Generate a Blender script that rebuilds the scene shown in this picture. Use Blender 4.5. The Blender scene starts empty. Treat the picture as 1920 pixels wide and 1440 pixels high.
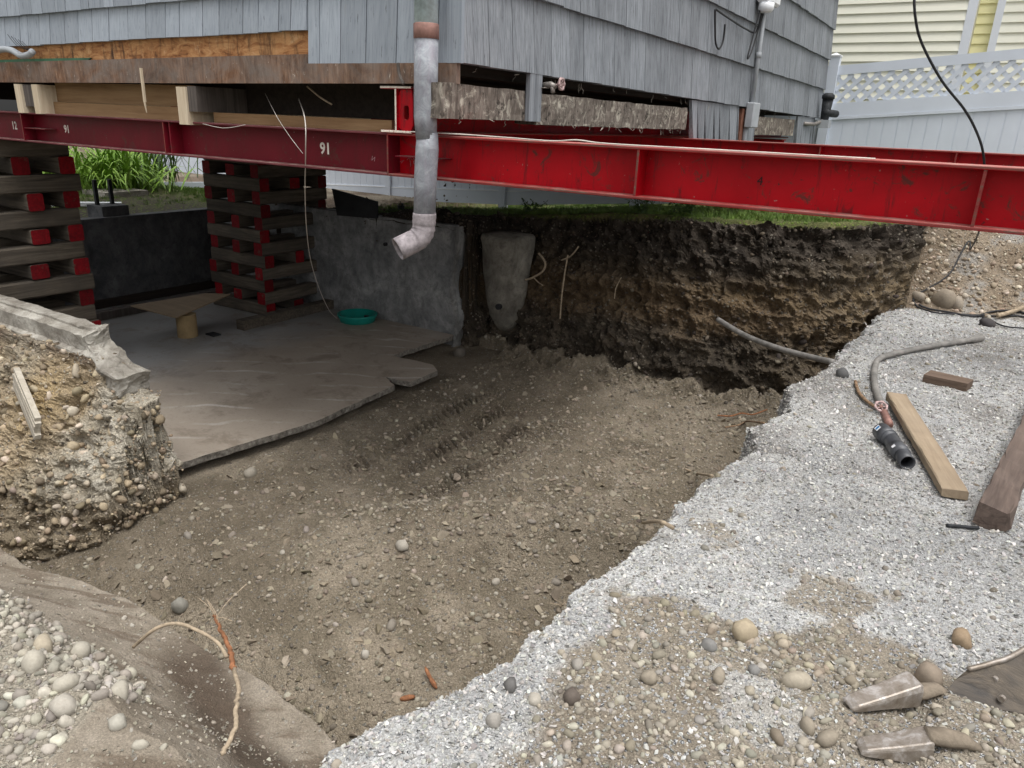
import bpy, math, random
import numpy as np
from mathutils import Vector, Matrix
random.seed(7); RNG = np.random.default_rng(11)
SC = bpy.context.scene; COL = SC.collection

# ------------------------------------------------------------------ camera
FPX = 1396.0
M = np.array([[0.842,0.210,-0.496],[0.538,-0.262,0.801],[0.038,-0.942,-0.334]])
def _orth():
    def d(px,py): return np.array([px-960., py-720., FPX])
    dn = d(800,4660); dn/=np.linalg.norm(dn)
    B = d(1897,262); B -= dn*(B@dn); B/=np.linalg.norm(B)
    up=-dn; X=np.cross(B,up); X/=np.linalg.norm(X)
    return np.array([X,B,up])
M = _orth(); EYE = np.array([0,0,1.6])
cam = bpy.data.cameras.new('camera'); cam_o = bpy.data.objects.new('camera', cam); COL.objects.link(cam_o)
cam.sensor_width = 36; cam.lens = FPX*36/1920; cam.clip_start = .05; cam.clip_end = 400
R3 = Matrix([[M[i][0], -M[i][1], -M[i][2]] for i in range(3)])
cam_o.matrix_world = Matrix.Translation(Vector(EYE)) @ R3.to_4x4()
SC.camera = cam_o

# ------------------------------------------------------------------ sky, sun, exposure (overcast)
SUN_EL, SUN_AZ = math.radians(74), math.radians(120)      # azimuth clockwise from +y
w = bpy.data.worlds.new('World'); SC.world = w; w.use_nodes = True
nt = w.node_tree; bg = nt.nodes['Background']
sky = nt.nodes.new('ShaderNodeTexSky'); sky.sky_type = 'NISHITA'; sky.sun_disc = False
sky.sun_elevation = SUN_EL; sky.sun_rotation = SUN_AZ
sky.air_density = 1.0; sky.dust_density = 5.0; sky.ozone_density = 1.0
hs = nt.nodes.new('ShaderNodeHueSaturation'); hs.inputs['Saturation'].default_value = .09
nt.links.new(sky.outputs[0], hs.inputs['Color']); nt.links.new(hs.outputs[0], bg.inputs[0])
bg.inputs[1].default_value = 0.15
sun = bpy.data.lights.new('sun','SUN'); sun.energy = 1.0; sun.angle = math.radians(40); sun.color=(1,.97,.93)
so = bpy.data.objects.new('sun', sun); COL.objects.link(so)
sd = Vector((math.sin(SUN_AZ)*math.cos(SUN_EL), math.cos(SUN_AZ)*math.cos(SUN_EL), math.sin(SUN_EL)))
so.rotation_euler = sd.to_track_quat('Z','Y').to_euler(); so.location = (0,-5,20)
SC.view_settings.view_transform = 'Standard'; SC.view_settings.look = 'None'
SC.view_settings.gamma = 1; SC.view_settings.use_curve_mapping = False
SC.view_settings.exposure = 0.68
SC.render.engine = 'CYCLES'

# ------------------------------------------------------------------ measuring helpers (photo pixel -> point on a real plane)
def ray(px,py): return M @ np.array([px-960., py-720., FPX])
def on(px,py,axis,v):
    r = ray(px,py); k='xyz'.index(axis); t=(v-EYE[k])/r[k]; return EYE+r*t

# ------------------------------------------------------------------ noise
PERM = RNG.permutation(4096).astype(np.int64); VAL = RNG.random(4096)*2-1
def vn(p, seed=0):
    i = np.floor(p).astype(np.int64); f = p-i; f = f*f*(3-2*f); D=p.shape[-1]; out=0
    for c in range(1<<D):
        h = np.full(p.shape[:-1], seed*57, dtype=np.int64); wgt=1.
        for k in range(D):
            b=(c>>k)&1; h = PERM[(h + i[...,k]+b + k*101) & 4095]
            wgt = wgt*(f[...,k] if b else 1-f[...,k])
        out = out + wgt*VAL[h]
    return out
def fbm(p, f, o=4, seed=0, g=.5, ridge=False):
    s=0; a=1; t=0
    for k in range(o):
        n = vn(p*f*(2.03**k)+k*17.3, seed+k)
        if ridge: n = 1-2*np.abs(n)
        s = s+a*n; t+=a; a*=g
    return s/t
def n2(x,y,f,o=3,seed=0): return fbm(np.stack([x,y],-1), f, o, seed)
def sm(t): t=np.clip(t,0,1); return t*t*(3-2*t)

# ------------------------------------------------------------------ node helpers
class NB:
    def __init__(s,name,rough=.85,spec=.3,metal=0):
        s.m=bpy.data.materials.new(name); s.m.use_nodes=True; s.t=s.m.node_tree
        s.b=s.t.nodes['Principled BSDF']; s.b.inputs['Roughness'].default_value=rough
        s.b.inputs['Specular IOR Level'].default_value=spec; s.b.inputs['Metallic'].default_value=metal
    def n(s,kind,**kw):
        o=s.t.nodes.new('ShaderNode'+kind)
        for k,v in kw.items():
            if k in o.inputs: o.inputs[k].default_value=v
            else: setattr(o,k,v)
        return o
    def l(s,a,b): s.t.links.new(a,b)
    def pos(s,scale=(1,1,1),src='geo'):
        if src=='geo': g=s.n('NewGeometry').outputs['Position']
        else: g=s.n('TexCoord').outputs['Object']
        m=s.n('Mapping'); m.inputs['Scale'].default_value=scale; s.l(g,m.inputs[0]); return m.outputs[0]
    def noise(s,vec,sc,det=6,ro=.6,dist=0):
        o=s.n('TexNoise'); o.inputs['Scale'].default_value=sc; o.inputs['Detail'].default_value=det
        o.inputs['Roughness'].default_value=ro; o.inputs['Distortion'].default_value=dist
        s.l(vec,o.inputs['Vector']); return o.outputs['Fac']
    def vor(s,vec,sc,feat='F1',out='Distance',rnd=1):
        o=s.n('TexVoronoi',feature=feat); o.inputs['Scale'].default_value=sc; o.inputs['Randomness'].default_value=rnd
        s.l(vec,o.inputs['Vector']); return o.outputs[out]
    def ramp(s,fac,stops,interp='LINEAR'):
        r=s.n('ValToRGB'); e=r.color_ramp; e.interpolation=interp
        while len(e.elements)>1: e.elements.remove(e.elements[-1])
        e.elements[0].position=stops[0][0]; e.elements[0].color=(*c3(stops[0][1]),1)
        for p,c in stops[1:]:
            q=e.elements.new(p); q.color=(*c3(c),1)
        s.l(fac,r.inputs[0]); return r.outputs[0]
    def mix(s,fac,a,b,mode='MIX'):
        o=s.n('Mix',data_type='RGBA',blend_type=mode)
        for k,v in ((0,fac),(6,a),(7,b)):
            if hasattr(v,'is_output') or isinstance(v,bpy.types.NodeSocket): s.l(v,o.inputs[k])
            elif k==0: o.inputs[0].default_value=v
            else: o.inputs[k].default_value=(*c3(v),1)
        return o.outputs[2]
    def math(s,op,a,b=0.):
        o=s.n('Math',operation=op)
        for k,v in ((0,a),(1,b)):
            if isinstance(v,bpy.types.NodeSocket): s.l(v,o.inputs[k])
            else: o.inputs[k].default_value=v
        return o.outputs[0]
    def bump(s,h,strength=.5,dist=.01,prev=None):
        o=s.n('Bump'); o.inputs['Strength'].default_value=strength; o.inputs['Distance'].default_value=dist
        s.l(h,o.inputs['Height'])
        if prev: s.l(prev,o.inputs['Normal'])
        return o.outputs[0]
    def done(s,col,nrm=None,rough=None):
        if isinstance(col,bpy.types.NodeSocket): s.l(col,s.b.inputs['Base Color'])
        else: s.b.inputs['Base Color'].default_value=(*c3(col),1)
        if nrm: s.l(nrm,s.b.inputs['Normal'])
        if rough is not None: s.l(rough,s.b.inputs['Roughness'])
        return s.m
def c3(c): return (c,c,c) if isinstance(c,(int,float)) else tuple(c[:3])

def wood(name,a,b,axis='y',src='geo',rough=.85,sc=1.,dirt=None,spot=.5):
    k=NB(name,rough); st={'x':(1.5,28,28),'y':(28,1.5,28),'z':(28,28,1.5)}[axis]
    v=k.pos(tuple(q*sc for q in st),src); f=k.noise(v,1.,7,.65,.6)
    c=k.ramp(f,[(.25,a),(.72,b)])
    g=k.noise(k.pos((1,1,1),src),7,5,.6); c=k.mix(k.math('MULTIPLY',g,spot),c,dirt or tuple(q*.45 for q in c3(a)))
    return k.done(c,k.bump(f,.6,.008))
def plain(name,c,rough=.6,metal=0,vary=.25,sc=12,bumpd=.002,spec=.3):
    k=NB(name,rough,spec,metal); n=k.noise(k.pos(),sc,6,.6)
    return k.done(k.ramp(n,[(.3,tuple(q*(1-vary) for q in c3(c))),(.7,tuple(min(1,q*(1+vary)) for q in c3(c)))]),k.bump(n,.4,bumpd))

MT={}
# shingles: striated painted shakes, streaked by position along the wall
def shake_mat(name,a,b,dk,rel=1.):
    k=NB(name,.8); v=k.pos((95,95,2.0)); f=k.noise(v,1,4,.7)
    v2=k.pos((30,30,.5)); f2=k.noise(v2,1,3,.6)
    g=k.noise(k.pos((2.2,2.2,2.2)),1,5,.6)
    r=k.n('ObjectInfo').outputs['Random']
    c=k.ramp(f,[(.28,dk),(.45,a),(.75,b)])
    c=k.mix(k.ramp(f2,[(.35,(0,0,0)),(.75,(.6,.6,.6))]),c,b)
    c=k.mix(k.ramp(g,[(.3,(.35,.35,.35)),(.6,(0,0,0))]),c,tuple(q*.72 for q in a))
    wn=k.noise(k.pos((55,55,5)),1,6,.8,.5); c=k.mix(k.math('MULTIPLY',k.ramp(wn,[(.60,0.),(.68,1.)]),k.ramp(k.noise(k.pos(),1.7,4,.6),[(.45,.1),(.62,.9)])),c,(.30,.285,.26))
    dn=k.noise(k.pos((70,70,8)),1,4,.7); c=k.mix(k.ramp(dn,[(.63,0.),(.70,.7)]),c,(.05,.05,.055))
    hv=k.n('HueSaturation'); k.l(c,hv.inputs['Color']); k.l(k.math('ADD',k.math('MULTIPLY',r,.26),.86),hv.inputs['Value'])
    return k.done(hv.outputs[0],k.bump(f,.55*max(rel,.5),.008))
MT['shake_right']=shake_mat('painted_shake_grey',(.165,.18,.20),(.33,.35,.375),(.055,.06,.068))
MT['shake_left']=shake_mat('painted_shake_blue',(.29,.325,.37),(.38,.415,.46),(.19,.215,.245),.3)
k=NB('sheathing_wood',.75); v=k.pos((2.2,2.2,7)); f=k.noise(v,3,8,.7,1.2); g=k.noise(k.pos((14,14,4)),1,6,.7,.5)
c=k.ramp(f,[(.3,(.10,.035,.012)),(.45,(.36,.16,.06)),(.6,(.52,.28,.12)),(.75,(.58,.37,.2))]); c=k.mix(k.ramp(g,[(.50,0.),(.66,1.)]),c,(.07,.035,.02)); g3=k.noise(k.pos((25,25,10)),1,6,.8); c=k.mix(k.ramp(g3,[(.60,0.),(.70,.8)]),c,(.68,.47,.28))
MT['sheathing']=k.done(c,k.bump(g,.5,.006))
k=NB('rim_board_wood',.85); f=k.noise(k.pos((40,40,6)),1,7,.75,.4); g=k.noise(k.pos(),4.5,7,.7,1)
c=k.ramp(f,[(.3,(.05,.025,.015)),(.48,(.19,.10,.058)),(.64,(.31,.19,.125)),(.76,(.55,.46,.38))]); c=k.mix(k.ramp(g,[(.35,0.),(.65,.8)]),c,(.21,.18,.16)); h_=k.noise(k.pos((3,3,3)),1.2,8,.7,.8); c=k.mix(k.ramp(h_,[(.50,0.),(.70,.7)]),c,(.045,.025,.016)); h2=k.noise(k.pos((30,30,11)),1.3,6,.8,.6); c=k.mix(k.ramp(h2,[(.63,0.),(.68,.9)]),c,(.62,.56,.48))
MT['rim']=k.done(c,k.bump(f,.6,.008))
MT['new_lumber']=wood('new_lumber',(.20,.11,.05),(.36,.23,.12),'x',spot=.25)
MT['new_lumber_end']=wood('new_lumber_end',(.50,.38,.25),(.78,.68,.52),'z',spot=.2)
MT['old_joist']=wood('old_joist',(.06,.05,.045),(.2,.17,.15),'z')
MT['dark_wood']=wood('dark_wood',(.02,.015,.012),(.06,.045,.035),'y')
k=NB('old_sill_timber',.9); f=k.noise(k.pos((45,45,7)),1,7,.75,.5); g=k.noise(k.pos(),9,7,.75,1.5)
c=k.ramp(f,[(.3,(.035,.028,.024)),(.5,(.15,.125,.105)),(.7,(.29,.25,.215))]); c=k.mix(k.ramp(g,[(.52,0.),(.68,.9)]),c,(.58,.54,.45))
c=k.mix(k.ramp(k.noise(k.pos(),26,4,.6),[(.6,0.),(.7,1.)]),c,(.03,.025,.02))
MT['old_sill']=k.done(c,k.bump(f,.7,.012))
# red steel: oxide-red paint, scuffed edges, pale dust on up-facing faces
def steel(name,cr,dark=.5):
    k=NB(name,.5,.18); n=k.noise(k.pos(),1.6,6,.65,.4); c=k.ramp(n,[(.3,tuple(q*dark for q in cr)),(.65,cr)])
    st=k.noise(k.pos((18,18,2.)),1,6,.8,.8); c=k.mix(k.ramp(st,[(.55,0.),(.64,.75)]),c,(.10,.012,.014)); r2=k.noise(k.pos((1,1,1)),9,8,.8,1.2); c=k.mix(k.ramp(r2,[(.575,0.),(.63,.85)]),c,(.09,.035,.028)); r3=k.noise(k.pos((60,60,60)),1,2,.6); c=k.mix(k.ramp(r3,[(.70,0.),(.74,.7)]),c,(.05,.02,.02))
    sp=k.noise(k.pos(),38,3,.7); c=k.mix(k.ramp(sp,[(.70,0.),(.74,.8)]),c,(.33,.24,.22))
    geo=k.n('NewGeometry'); sx=k.n('SeparateXYZ'); k.l(geo.outputs['Normal'],sx.inputs[0])
    dn=k.noise(k.pos((3,3,3)),3,6,.7); up=k.math('MULTIPLY',k.math('GREATER_THAN',sx.outputs['Z'],.7),k.ramp(dn,[(.38,.15),(.66,.75)]))
    c=k.mix(up,c,(.40,.34,.29))
    ru=k.math('ADD',k.math('MULTIPLY',n,.3),k.math('ADD',k.math('MULTIPLY',up,.3),.25))
    return k.done(c,k.bump(k.noise(k.pos(),14,5,.6),.25,.004),ru)
MT['steel']=steel('red_painted_steel',(.52,.003,.012),.6); MT['maroon']=steel('shaded_maroon_steel',(.17,.008,.018),.6)  # darker maroon copy: house shade on the beam's left length put into its colour
MT['steel_edge']=None
k=NB('worn_flange_edge',.7); n=k.noise(k.pos((4,30,30)),1.5,7,.75); 
MT['steel_edge']=k.done(k.ramp(n,[(.3,(.16,.012,.012)),(.5,(.20,.035,.03)),(.6,(.12,.06,.045)),(.72,(.26,.17,.13)),(.8,(.4,.32,.26))]),k.bump(n,.5,.004))
k=NB('shaded_maroon_edge',.7); n=k.noise(k.pos((4,30,30)),1.5,7,.75); MT['maroon_edge']=k.done(k.ramp(n,[(.3,(.06,.012,.016)),(.6,(.14,.035,.04)),(.75,(.24,.12,.11))]),k.bump(n,.5,.004))  # flange edge for that left length, the same shade put into the colour
k=NB('cream_overspray_paint',.6); n=k.noise(k.pos(),60,5,.7)
MT['cream']=k.done(k.ramp(n,[(.33,(.25,.06,.05)),(.42,(.75,.66,.56)),(.7,(.88,.82,.74))]),k.bump(n,.6,.003))
# cribbing timber (object coordinates: each block its own grain)
k=NB('crib_timber',.9); oi=k.n('ObjectInfo'); vo=k.pos((1,1,1),'obj'); ad=k.n('VectorMath',operation='ADD'); k.l(vo,ad.inputs[0])
sc_=k.n('VectorMath',operation='SCALE'); sc_.inputs[0].default_value=(7,11,5); k.l(k.math('MULTIPLY',oi.outputs['Random'],9),sc_.inputs['Scale']); k.l(sc_.outputs[0],ad.inputs[1])
mp=k.n('Mapping'); mp.inputs['Scale'].default_value=(1.6,26,26); k.l(ad.outputs[0],mp.inputs[0])
f=k.noise(mp.outputs[0],1,7,.7,.9); c=k.ramp(f,[(.28,(.03,.025,.02)),(.5,(.11,.09,.068)),(.75,(.19,.162,.125))])
g=k.noise(ad.outputs[0],3,5,.6); c=k.mix(k.ramp(g,[(.35,.7),(.6,0.)]),c,(.07,.06,.05))
hv=k.n('HueSaturation'); k.l(c,hv.inputs['Color']); k.l(k.math('ADD',k.math('MULTIPLY',oi.outputs['Random'],.6),.7),hv.inputs['Value'])
MT['crib']=k.done(hv.outputs[0],k.bump(f,.6,.008))
k=NB('crib_end_paint',.75,.2); oi=k.n('ObjectInfo'); n=k.noise(k.pos(),30,7,.8); c=k.ramp(n,[(.35,(.10,.004,.007)),(.6,(.24,.005,.010))])
m_=k.noise(k.pos(),11,7,.8); c=k.mix(k.ramp(m_,[(.57,0.),(.64,.85)]),c,(.10,.07,.05)); hv=k.n('HueSaturation'); k.l(c,hv.inputs['Color']); k.l(k.math('ADD',k.math('MULTIPLY',oi.outputs['Random'],.7),.55),hv.inputs['Value']); MT['crib_red']=k.done(hv.outputs[0],k.bump(n,.6,.008))
def concrete(name,a,b,dk,streak=1.,bd=.01,rough=.9):
    k=NB(name,rough); n=k.noise(k.pos(),3.2,9,.65,.6); c=k.ramp(n,[(.3,a),(.65,b)])
    m=k.noise(k.pos((3.5,3.5,2.0)),1.2,7,.72,.6); c=k.mix(k.ramp(m,[(.42,0.),(.7,.75*streak)]),c,dk)
    s=k.noise(k.pos(),55,5,.75); c=k.mix(k.ramp(s,[(.62,0.),(.75,.5)]),c,tuple(min(1,q*1.6) for q in b))
    q5=k.noise(k.pos((1,1,1)),14,8,.8,.5); c=k.mix(k.ramp(q5,[(.50,0.),(.62,.55)]),c,tuple(q*1.3 for q in dk))
    return k.done(c,k.bump(s,.6,bd,k.bump(q5,.5,bd*1.5,k.bump(n,.5,bd*2))))
MT['conc_dark']=concrete('damp_foundation_concrete',(.06,.064,.07),(.17,.172,.175),(.03,.03,.033))
MT['conc_far']=concrete('grey_foundation_concrete',(.15,.155,.16),(.38,.38,.37),(.075,.078,.08))
MT['conc_pale']=concrete('broken_pale_concrete',(.17,.15,.12),(.50,.475,.42),(.09,.072,.055),.8,.012)
MT['conc_end']=concrete('broken_wall_end',(.12,.12,.115),(.36,.355,.34),(.06,.058,.052),.8,.012)
MT['conc_pier']=concrete('pier_concrete',(.13,.12,.10),(.33,.31,.26),(.06,.05,.04))
# slab: wet mud film with pale squeegee streaks
k=NB('muddy_slab',.5,.5); n=k.noise(k.pos(),1.2,6,.6,.5)
c=k.ramp(n,[(.3,(.27,.225,.18)),(.6,(.35,.30,.245)),(.8,(.40,.36,.315))])
wv=k.n('TexWave',wave_type='BANDS',bands_direction='DIAGONAL'); wv.inputs['Scale'].default_value=1.05; wv.inputs['Distortion'].default_value=7; wv.inputs['Detail'].default_value=3.5; wv.inputs['Detail Scale'].default_value=.6
k.l(k.pos((1.,-1.6,1)),wv.inputs['Vector']); st=k.math('MULTIPLY',k.ramp(wv.outputs['Fac'],[(.93,0.),(.99,1.)]),k.ramp(k.noise(k.pos(),2.3,5,.65),[(.45,0.),(.7,.75)]))
c=k.mix(st,c,(.60,.57,.53)); sx=k.n('SeparateXYZ'); k.l(k.pos(),sx.inputs[0])
wn=k.math('ADD',sx.outputs['X'],k.math('MULTIPLY',k.noise(k.pos(),1.7,5,.7),1.6)); mr=k.n('MapRange'); k.l(wn,mr.inputs[0])
mr.inputs[1].default_value=-5.9; mr.inputs[2].default_value=-5.2; c=k.mix(mr.outputs[0],k.mix(n,(.20,.20,.20),(.34,.335,.32)),c)
gr=k.noise(k.pos(),45,5,.7); c=k.mix(k.ramp(gr,[(.55,0.),(.75,.55)]),c,(.12,.10,.08)); dd_=k.noise(k.pos(),2.6,8,.75,.4); c=k.mix(k.ramp(dd_,[(.52,0.),(.62,.6)]),c,(.17,.135,.10))
rr=k.n('MapRange'); k.l(n,rr.inputs[0]); rr.inputs[3].default_value=.3; rr.inputs[4].default_value=.75
MT['slab']=k.done(c,k.bump(k.noise(k.pos(),5,6,.6),.3,.006,k.bump(st,.35,.004)),rr.outputs[0])
k=NB('slab_broken_edge',.9); n=k.noise(k.pos(),22,7,.75); MT['slab_edge']=k.done(k.ramp(n,[(.35,(.07,.06,.05)),(.55,(.22,.2,.17)),(.7,(.38,.36,.33))]),k.bump(n,.9,.02))
# ground materials: per-point soil colour from the terrain, grain and small stones from voronoi cells
def ground_mat(name,vs=(70,170),cell=.35,bump=1.,stone=(.35,.33,.29),stone_thr=.8,stone2=(.2,.18,.16),rough=.95):
    k=NB(name,rough,.2); at=k.n('Attribute',attribute_name='tint'); base=at.outputs['Color']
    P=k.pos(); wob=k.n('TexNoise'); wob.inputs['Scale'].default_value=14; wob.inputs['Detail'].default_value=3; k.l(P,wob.inputs['Vector'])
    vm=k.n('VectorMath',operation='MULTIPLY_ADD'); k.l(wob.outputs['Color'],vm.inputs[0]); vm.inputs[1].default_value=(.02,.02,.02); k.l(P,vm.inputs[2]); Q=vm.outputs[0]
    a=k.n('TexVoronoi'); a.inputs['Scale'].default_value=vs[0]; k.l(Q,a.inputs['Vector'])
    b=k.n('TexVoronoi'); b.inputs['Scale'].default_value=vs[1]; k.l(Q,b.inputs['Vector'])
    sa=k.n('SeparateColor'); k.l(a.outputs['Color'],sa.inputs[0]); sb=k.n('SeparateColor'); k.l(b.outputs['Color'],sb.inputs[0])
    fine=k.noise(P,220,4,.7); mid=k.noise(P,11,6,.7)
    hv=k.n('HueSaturation'); k.l(base,hv.inputs['Color'])
    val=k.math('ADD',k.math('MULTIPLY',k.math('ADD',k.math('MULTIPLY',sb.outputs[0],.5),k.math('ADD',k.math('MULTIPLY',fine,.5),k.math('MULTIPLY',mid,.5))),cell*2),1-cell*1.5)
    k.l(val,hv.inputs['Value']); c=hv.outputs[0]
    isst=k.math('MULTIPLY',k.math('GREATER_THAN',sa.outputs[0],stone_thr),k.math('LESS_THAN',a.outputs['Distance'],.42))
    c=k.mix(isst,c,k.mix(sa.outputs[1],stone,stone2))
    gap=k.ramp(b.outputs['Distance'],[(.35,0.),(.75,.55*cell*2)]); c=k.mix(gap,c,k.mix(.55,base,(.02,.018,.015)))
    h1=k.math('MULTIPLY',k.math('SUBTRACT',.5,a.outputs['Distance']),k.math('ADD',k.math('MULTIPLY',isst,2.5),.35))
    n1=k.bump(h1,.8*bump,.012); n2_=k.bump(k.math('SUBTRACT',1.,b.outputs['Distance']),.7*bump,.005,n1); n3=k.bump(mid,.6*bump,.03,n2_)
    return k.done(c,n3)
MT['gravel']=ground_mat('crushed_gravel',(62,135),.42,1.25,(.62,.62,.61),.5,(.27,.28,.30))
MT['soil']=ground_mat('excavated_soil',(48,140),.42,1.4,(.33,.31,.265),.86,(.19,.17,.15))
MT['bank']=ground_mat('cut_soil',(34,95),.45,1.5,(.30,.27,.22),.87,(.12,.10,.08))
MT['scraped']=ground_mat('scraped_clay',(60,190),.32,.7,(.35,.32,.27),.95,(.2,.18,.15),.8)
MT['turf']=ground_mat('turf',(30,90),.5,1.,(.10,.16,.03),.4,(.16,.22,.04))
# stones
def stone_mat(name,src):
    k=NB(name,.85,.3); 
    if src=='inst': base=k.n('Attribute',attribute_type='INSTANCER',attribute_name='tone').outputs['Color']
    else: base=k.n('ObjectInfo').outputs['Color']
    P=k.pos((1,1,1),'geo'); f=k.noise(P,60,5,.7); hv=k.n('HueSaturation'); k.l(base,hv.inputs['Color']); k.l(k.math('ADD',k.math('MULTIPLY',f,.7),.65),hv.inputs['Value'])
    g=k.noise(P,22,5,.7); c=k.mix(k.ramp(g,[(.5,0.),(.7,.5)]),hv.outputs[0],k.mix(.5,base,(.16,.13,.1)))
    return k.done(c,k.bump(f,.4,.004))
MT['stone_i']=stone_mat('scattered_stone','inst'); MT['stone_o']=stone_mat('loose_stone','obj')
def galv():
    k=NB('weathered_galvanised_pipe',.62,.4,.0); f=k.noise(k.pos((40,40,5)),1,6,.75,.6); g=k.noise(k.pos((1,1,1)),19,7,.75,.8)
    c=k.ramp(g,[(.3,(.17,.165,.195)),(.5,(.26,.275,.30)),(.7,(.40,.43,.46))]); c=k.mix(k.ramp(f,[(.45,0.),(.75,.6)]),c,(.32,.27,.31))
    return k.done(c,k.bump(f,.3,.003))
MT['galv']=galv()
MT['galv_rust']=plain('pinkish_weathered_metal',(.31,.275,.285),.6,.0,.4,30)
MT['copper_band']=plain('copper_coloured_band',(.27,.15,.125),.55,.3,.3,25)
MT['patina']=plain('green_patina_pipe',(.50,.62,.66),.6,.0,.45,14)
MT['vinyl']=plain('white_vinyl',(.66,.71,.79),.45,0,.05,2,.0005)
MT['vinyl_w']=plain('bright_white_vinyl',(.78,.8,.82),.45,0,.04,2,.0005)
MT['yellow']=plain('pale_yellow_siding',(.88,.865,.74),.6,0,.04,2,.0005)
MT['yellow2']=plain('yellow_corner_siding',(.85,.80,.46),.6,0,.04,2,.0005)
MT['trim']=plain('white_house_trim',(.74,.77,.82),.5,0,.04,2,.0005)
MT['grey_pvc']=plain('grey_pvc',(.36,.38,.40),.5,0,.12,9)
MT['black']=plain('black_rubber',(.018,.018,.02),.5,0,.3,20)
MT['abs']=plain('black_abs_plastic',(.055,.058,.065),.45,0,.4,14,.002,.5)
MT['string']=plain('pale_string_wire',(.6,.55,.5),.7)
MT['teal']=plain('teal_plastic',(.01,.21,.17),.4,0,.2,6)
MT['pole']=plain('dirty_poly_pipe',(.20,.19,.175),.6,0,.35,14)
MT['root']=plain('bare_root',(.20,.13,.08),.9,0,.5,40,.004)
MT['root_pale']=plain('pale_root',(.34,.27,.19),.9,0,.4,40,.004)
MT['root_red']=plain('orange_root_bark',(.24,.105,.05),.85,0,.5,50,.004)
MT['bleached']=wood('bleached_split_wood',(.36,.32,.26),(.62,.57,.48),'z','obj',dirt=(.2,.17,.13))
MT['plank']=wood('tan_lumber',(.26,.195,.125),(.42,.335,.235),'y','obj',dirt=(.16,.12,.09),spot=.6)
MT['dark_timber']=wood('wet_dark_timber',(.06,.045,.038),(.22,.165,.135),'y','obj',dirt=(.05,.035,.03))
MT['brick']=wood('brown_block',(.10,.065,.045),(.2,.145,.11),'x','obj')
MT['ply']=wood('plywood_board',(.26,.19,.12),(.38,.29,.19),'x','geo',sc=.5)
MT['tube']=plain('cardboard_form_tube',(.30,.215,.11),.85,0,.2,9)
MT['blackpanel']=plain('dark_sheet_panel',(.022,.023,.025),.6,0,.3,8)
MT['bucket']=None
k=NB('muddy_bucket_steel',.55,.5,.35); n=k.noise(k.pos((3,9,9)),2,8,.7,.5); c=k.ramp(n,[(.35,(.035,.03,.026)),(.55,(.085,.068,.05)),(.7,(.17,.135,.10))]); MT['bucket']=k.done(c,k.bump(n,.5,.01))
k=NB('polished_tooth_steel',.42,.6,.4); n=k.noise(k.pos(),17,7,.7,.4); c=k.ramp(n,[(.36,(.19,.155,.12)),(.52,(.29,.255,.22)),(.66,(.50,.47,.45))]); MT['tooth']=k.done(c,k.bump(n,.5,.006))
MT['mudcake']=plain('caked_mud',(.20,.165,.125),.95,0,.3,30,.015)
MT['grass']=None
def leafmat(name,a,b):
    k=NB(name,.55,.4); r=k.noise(k.pos(),9,3,.6); c=k.ramp(r,[(.3,a),(.7,b)])
    return k.done(c)
MT['grass']=leafmat('grass_blades',(.045,.09,.012),(.14,.22,.035)); MT['lily']=leafmat('daylily_leaves',(.10,.22,.015),(.30,.46,.07))
MT['weed']=leafmat('weed_leaves',(.02,.05,.012),(.07,.12,.03))
MT['white_print']=plain('white_stencil_paint',(.72,.66,.60),.6); MT['chalk']=plain('chalk_mark',(.42,.22,.24),.9); MT['ink']=plain('dark_marker',(.03,.004,.006),.6)
MT['valve']=plain('red_white_valve_wheel',(.42,.30,.29),.5,.1,.4,80); MT['cast']=plain('black_cast_iron',(.03,.032,.035),.6,.2,.4,40)
MT['brass']=plain('dull_pipe_metal',(.25,.23,.21),.5,.4,.3,30); MT['sticker_w']=plain('white_sticker',(.75,.76,.78),.5); MT['sticker_b']=plain('blue_sticker',(.03,.22,.5),.5)
MT['web']=plain('dusty_cobweb',(.33,.30,.26),.95); MT['green_flash']=plain('green_flashing',(.05,.14,.08),.6,0,.4,12)
MT['rusty']=plain('rusty_board',(.16,.07,.045),.8,0,.4,18)

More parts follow.
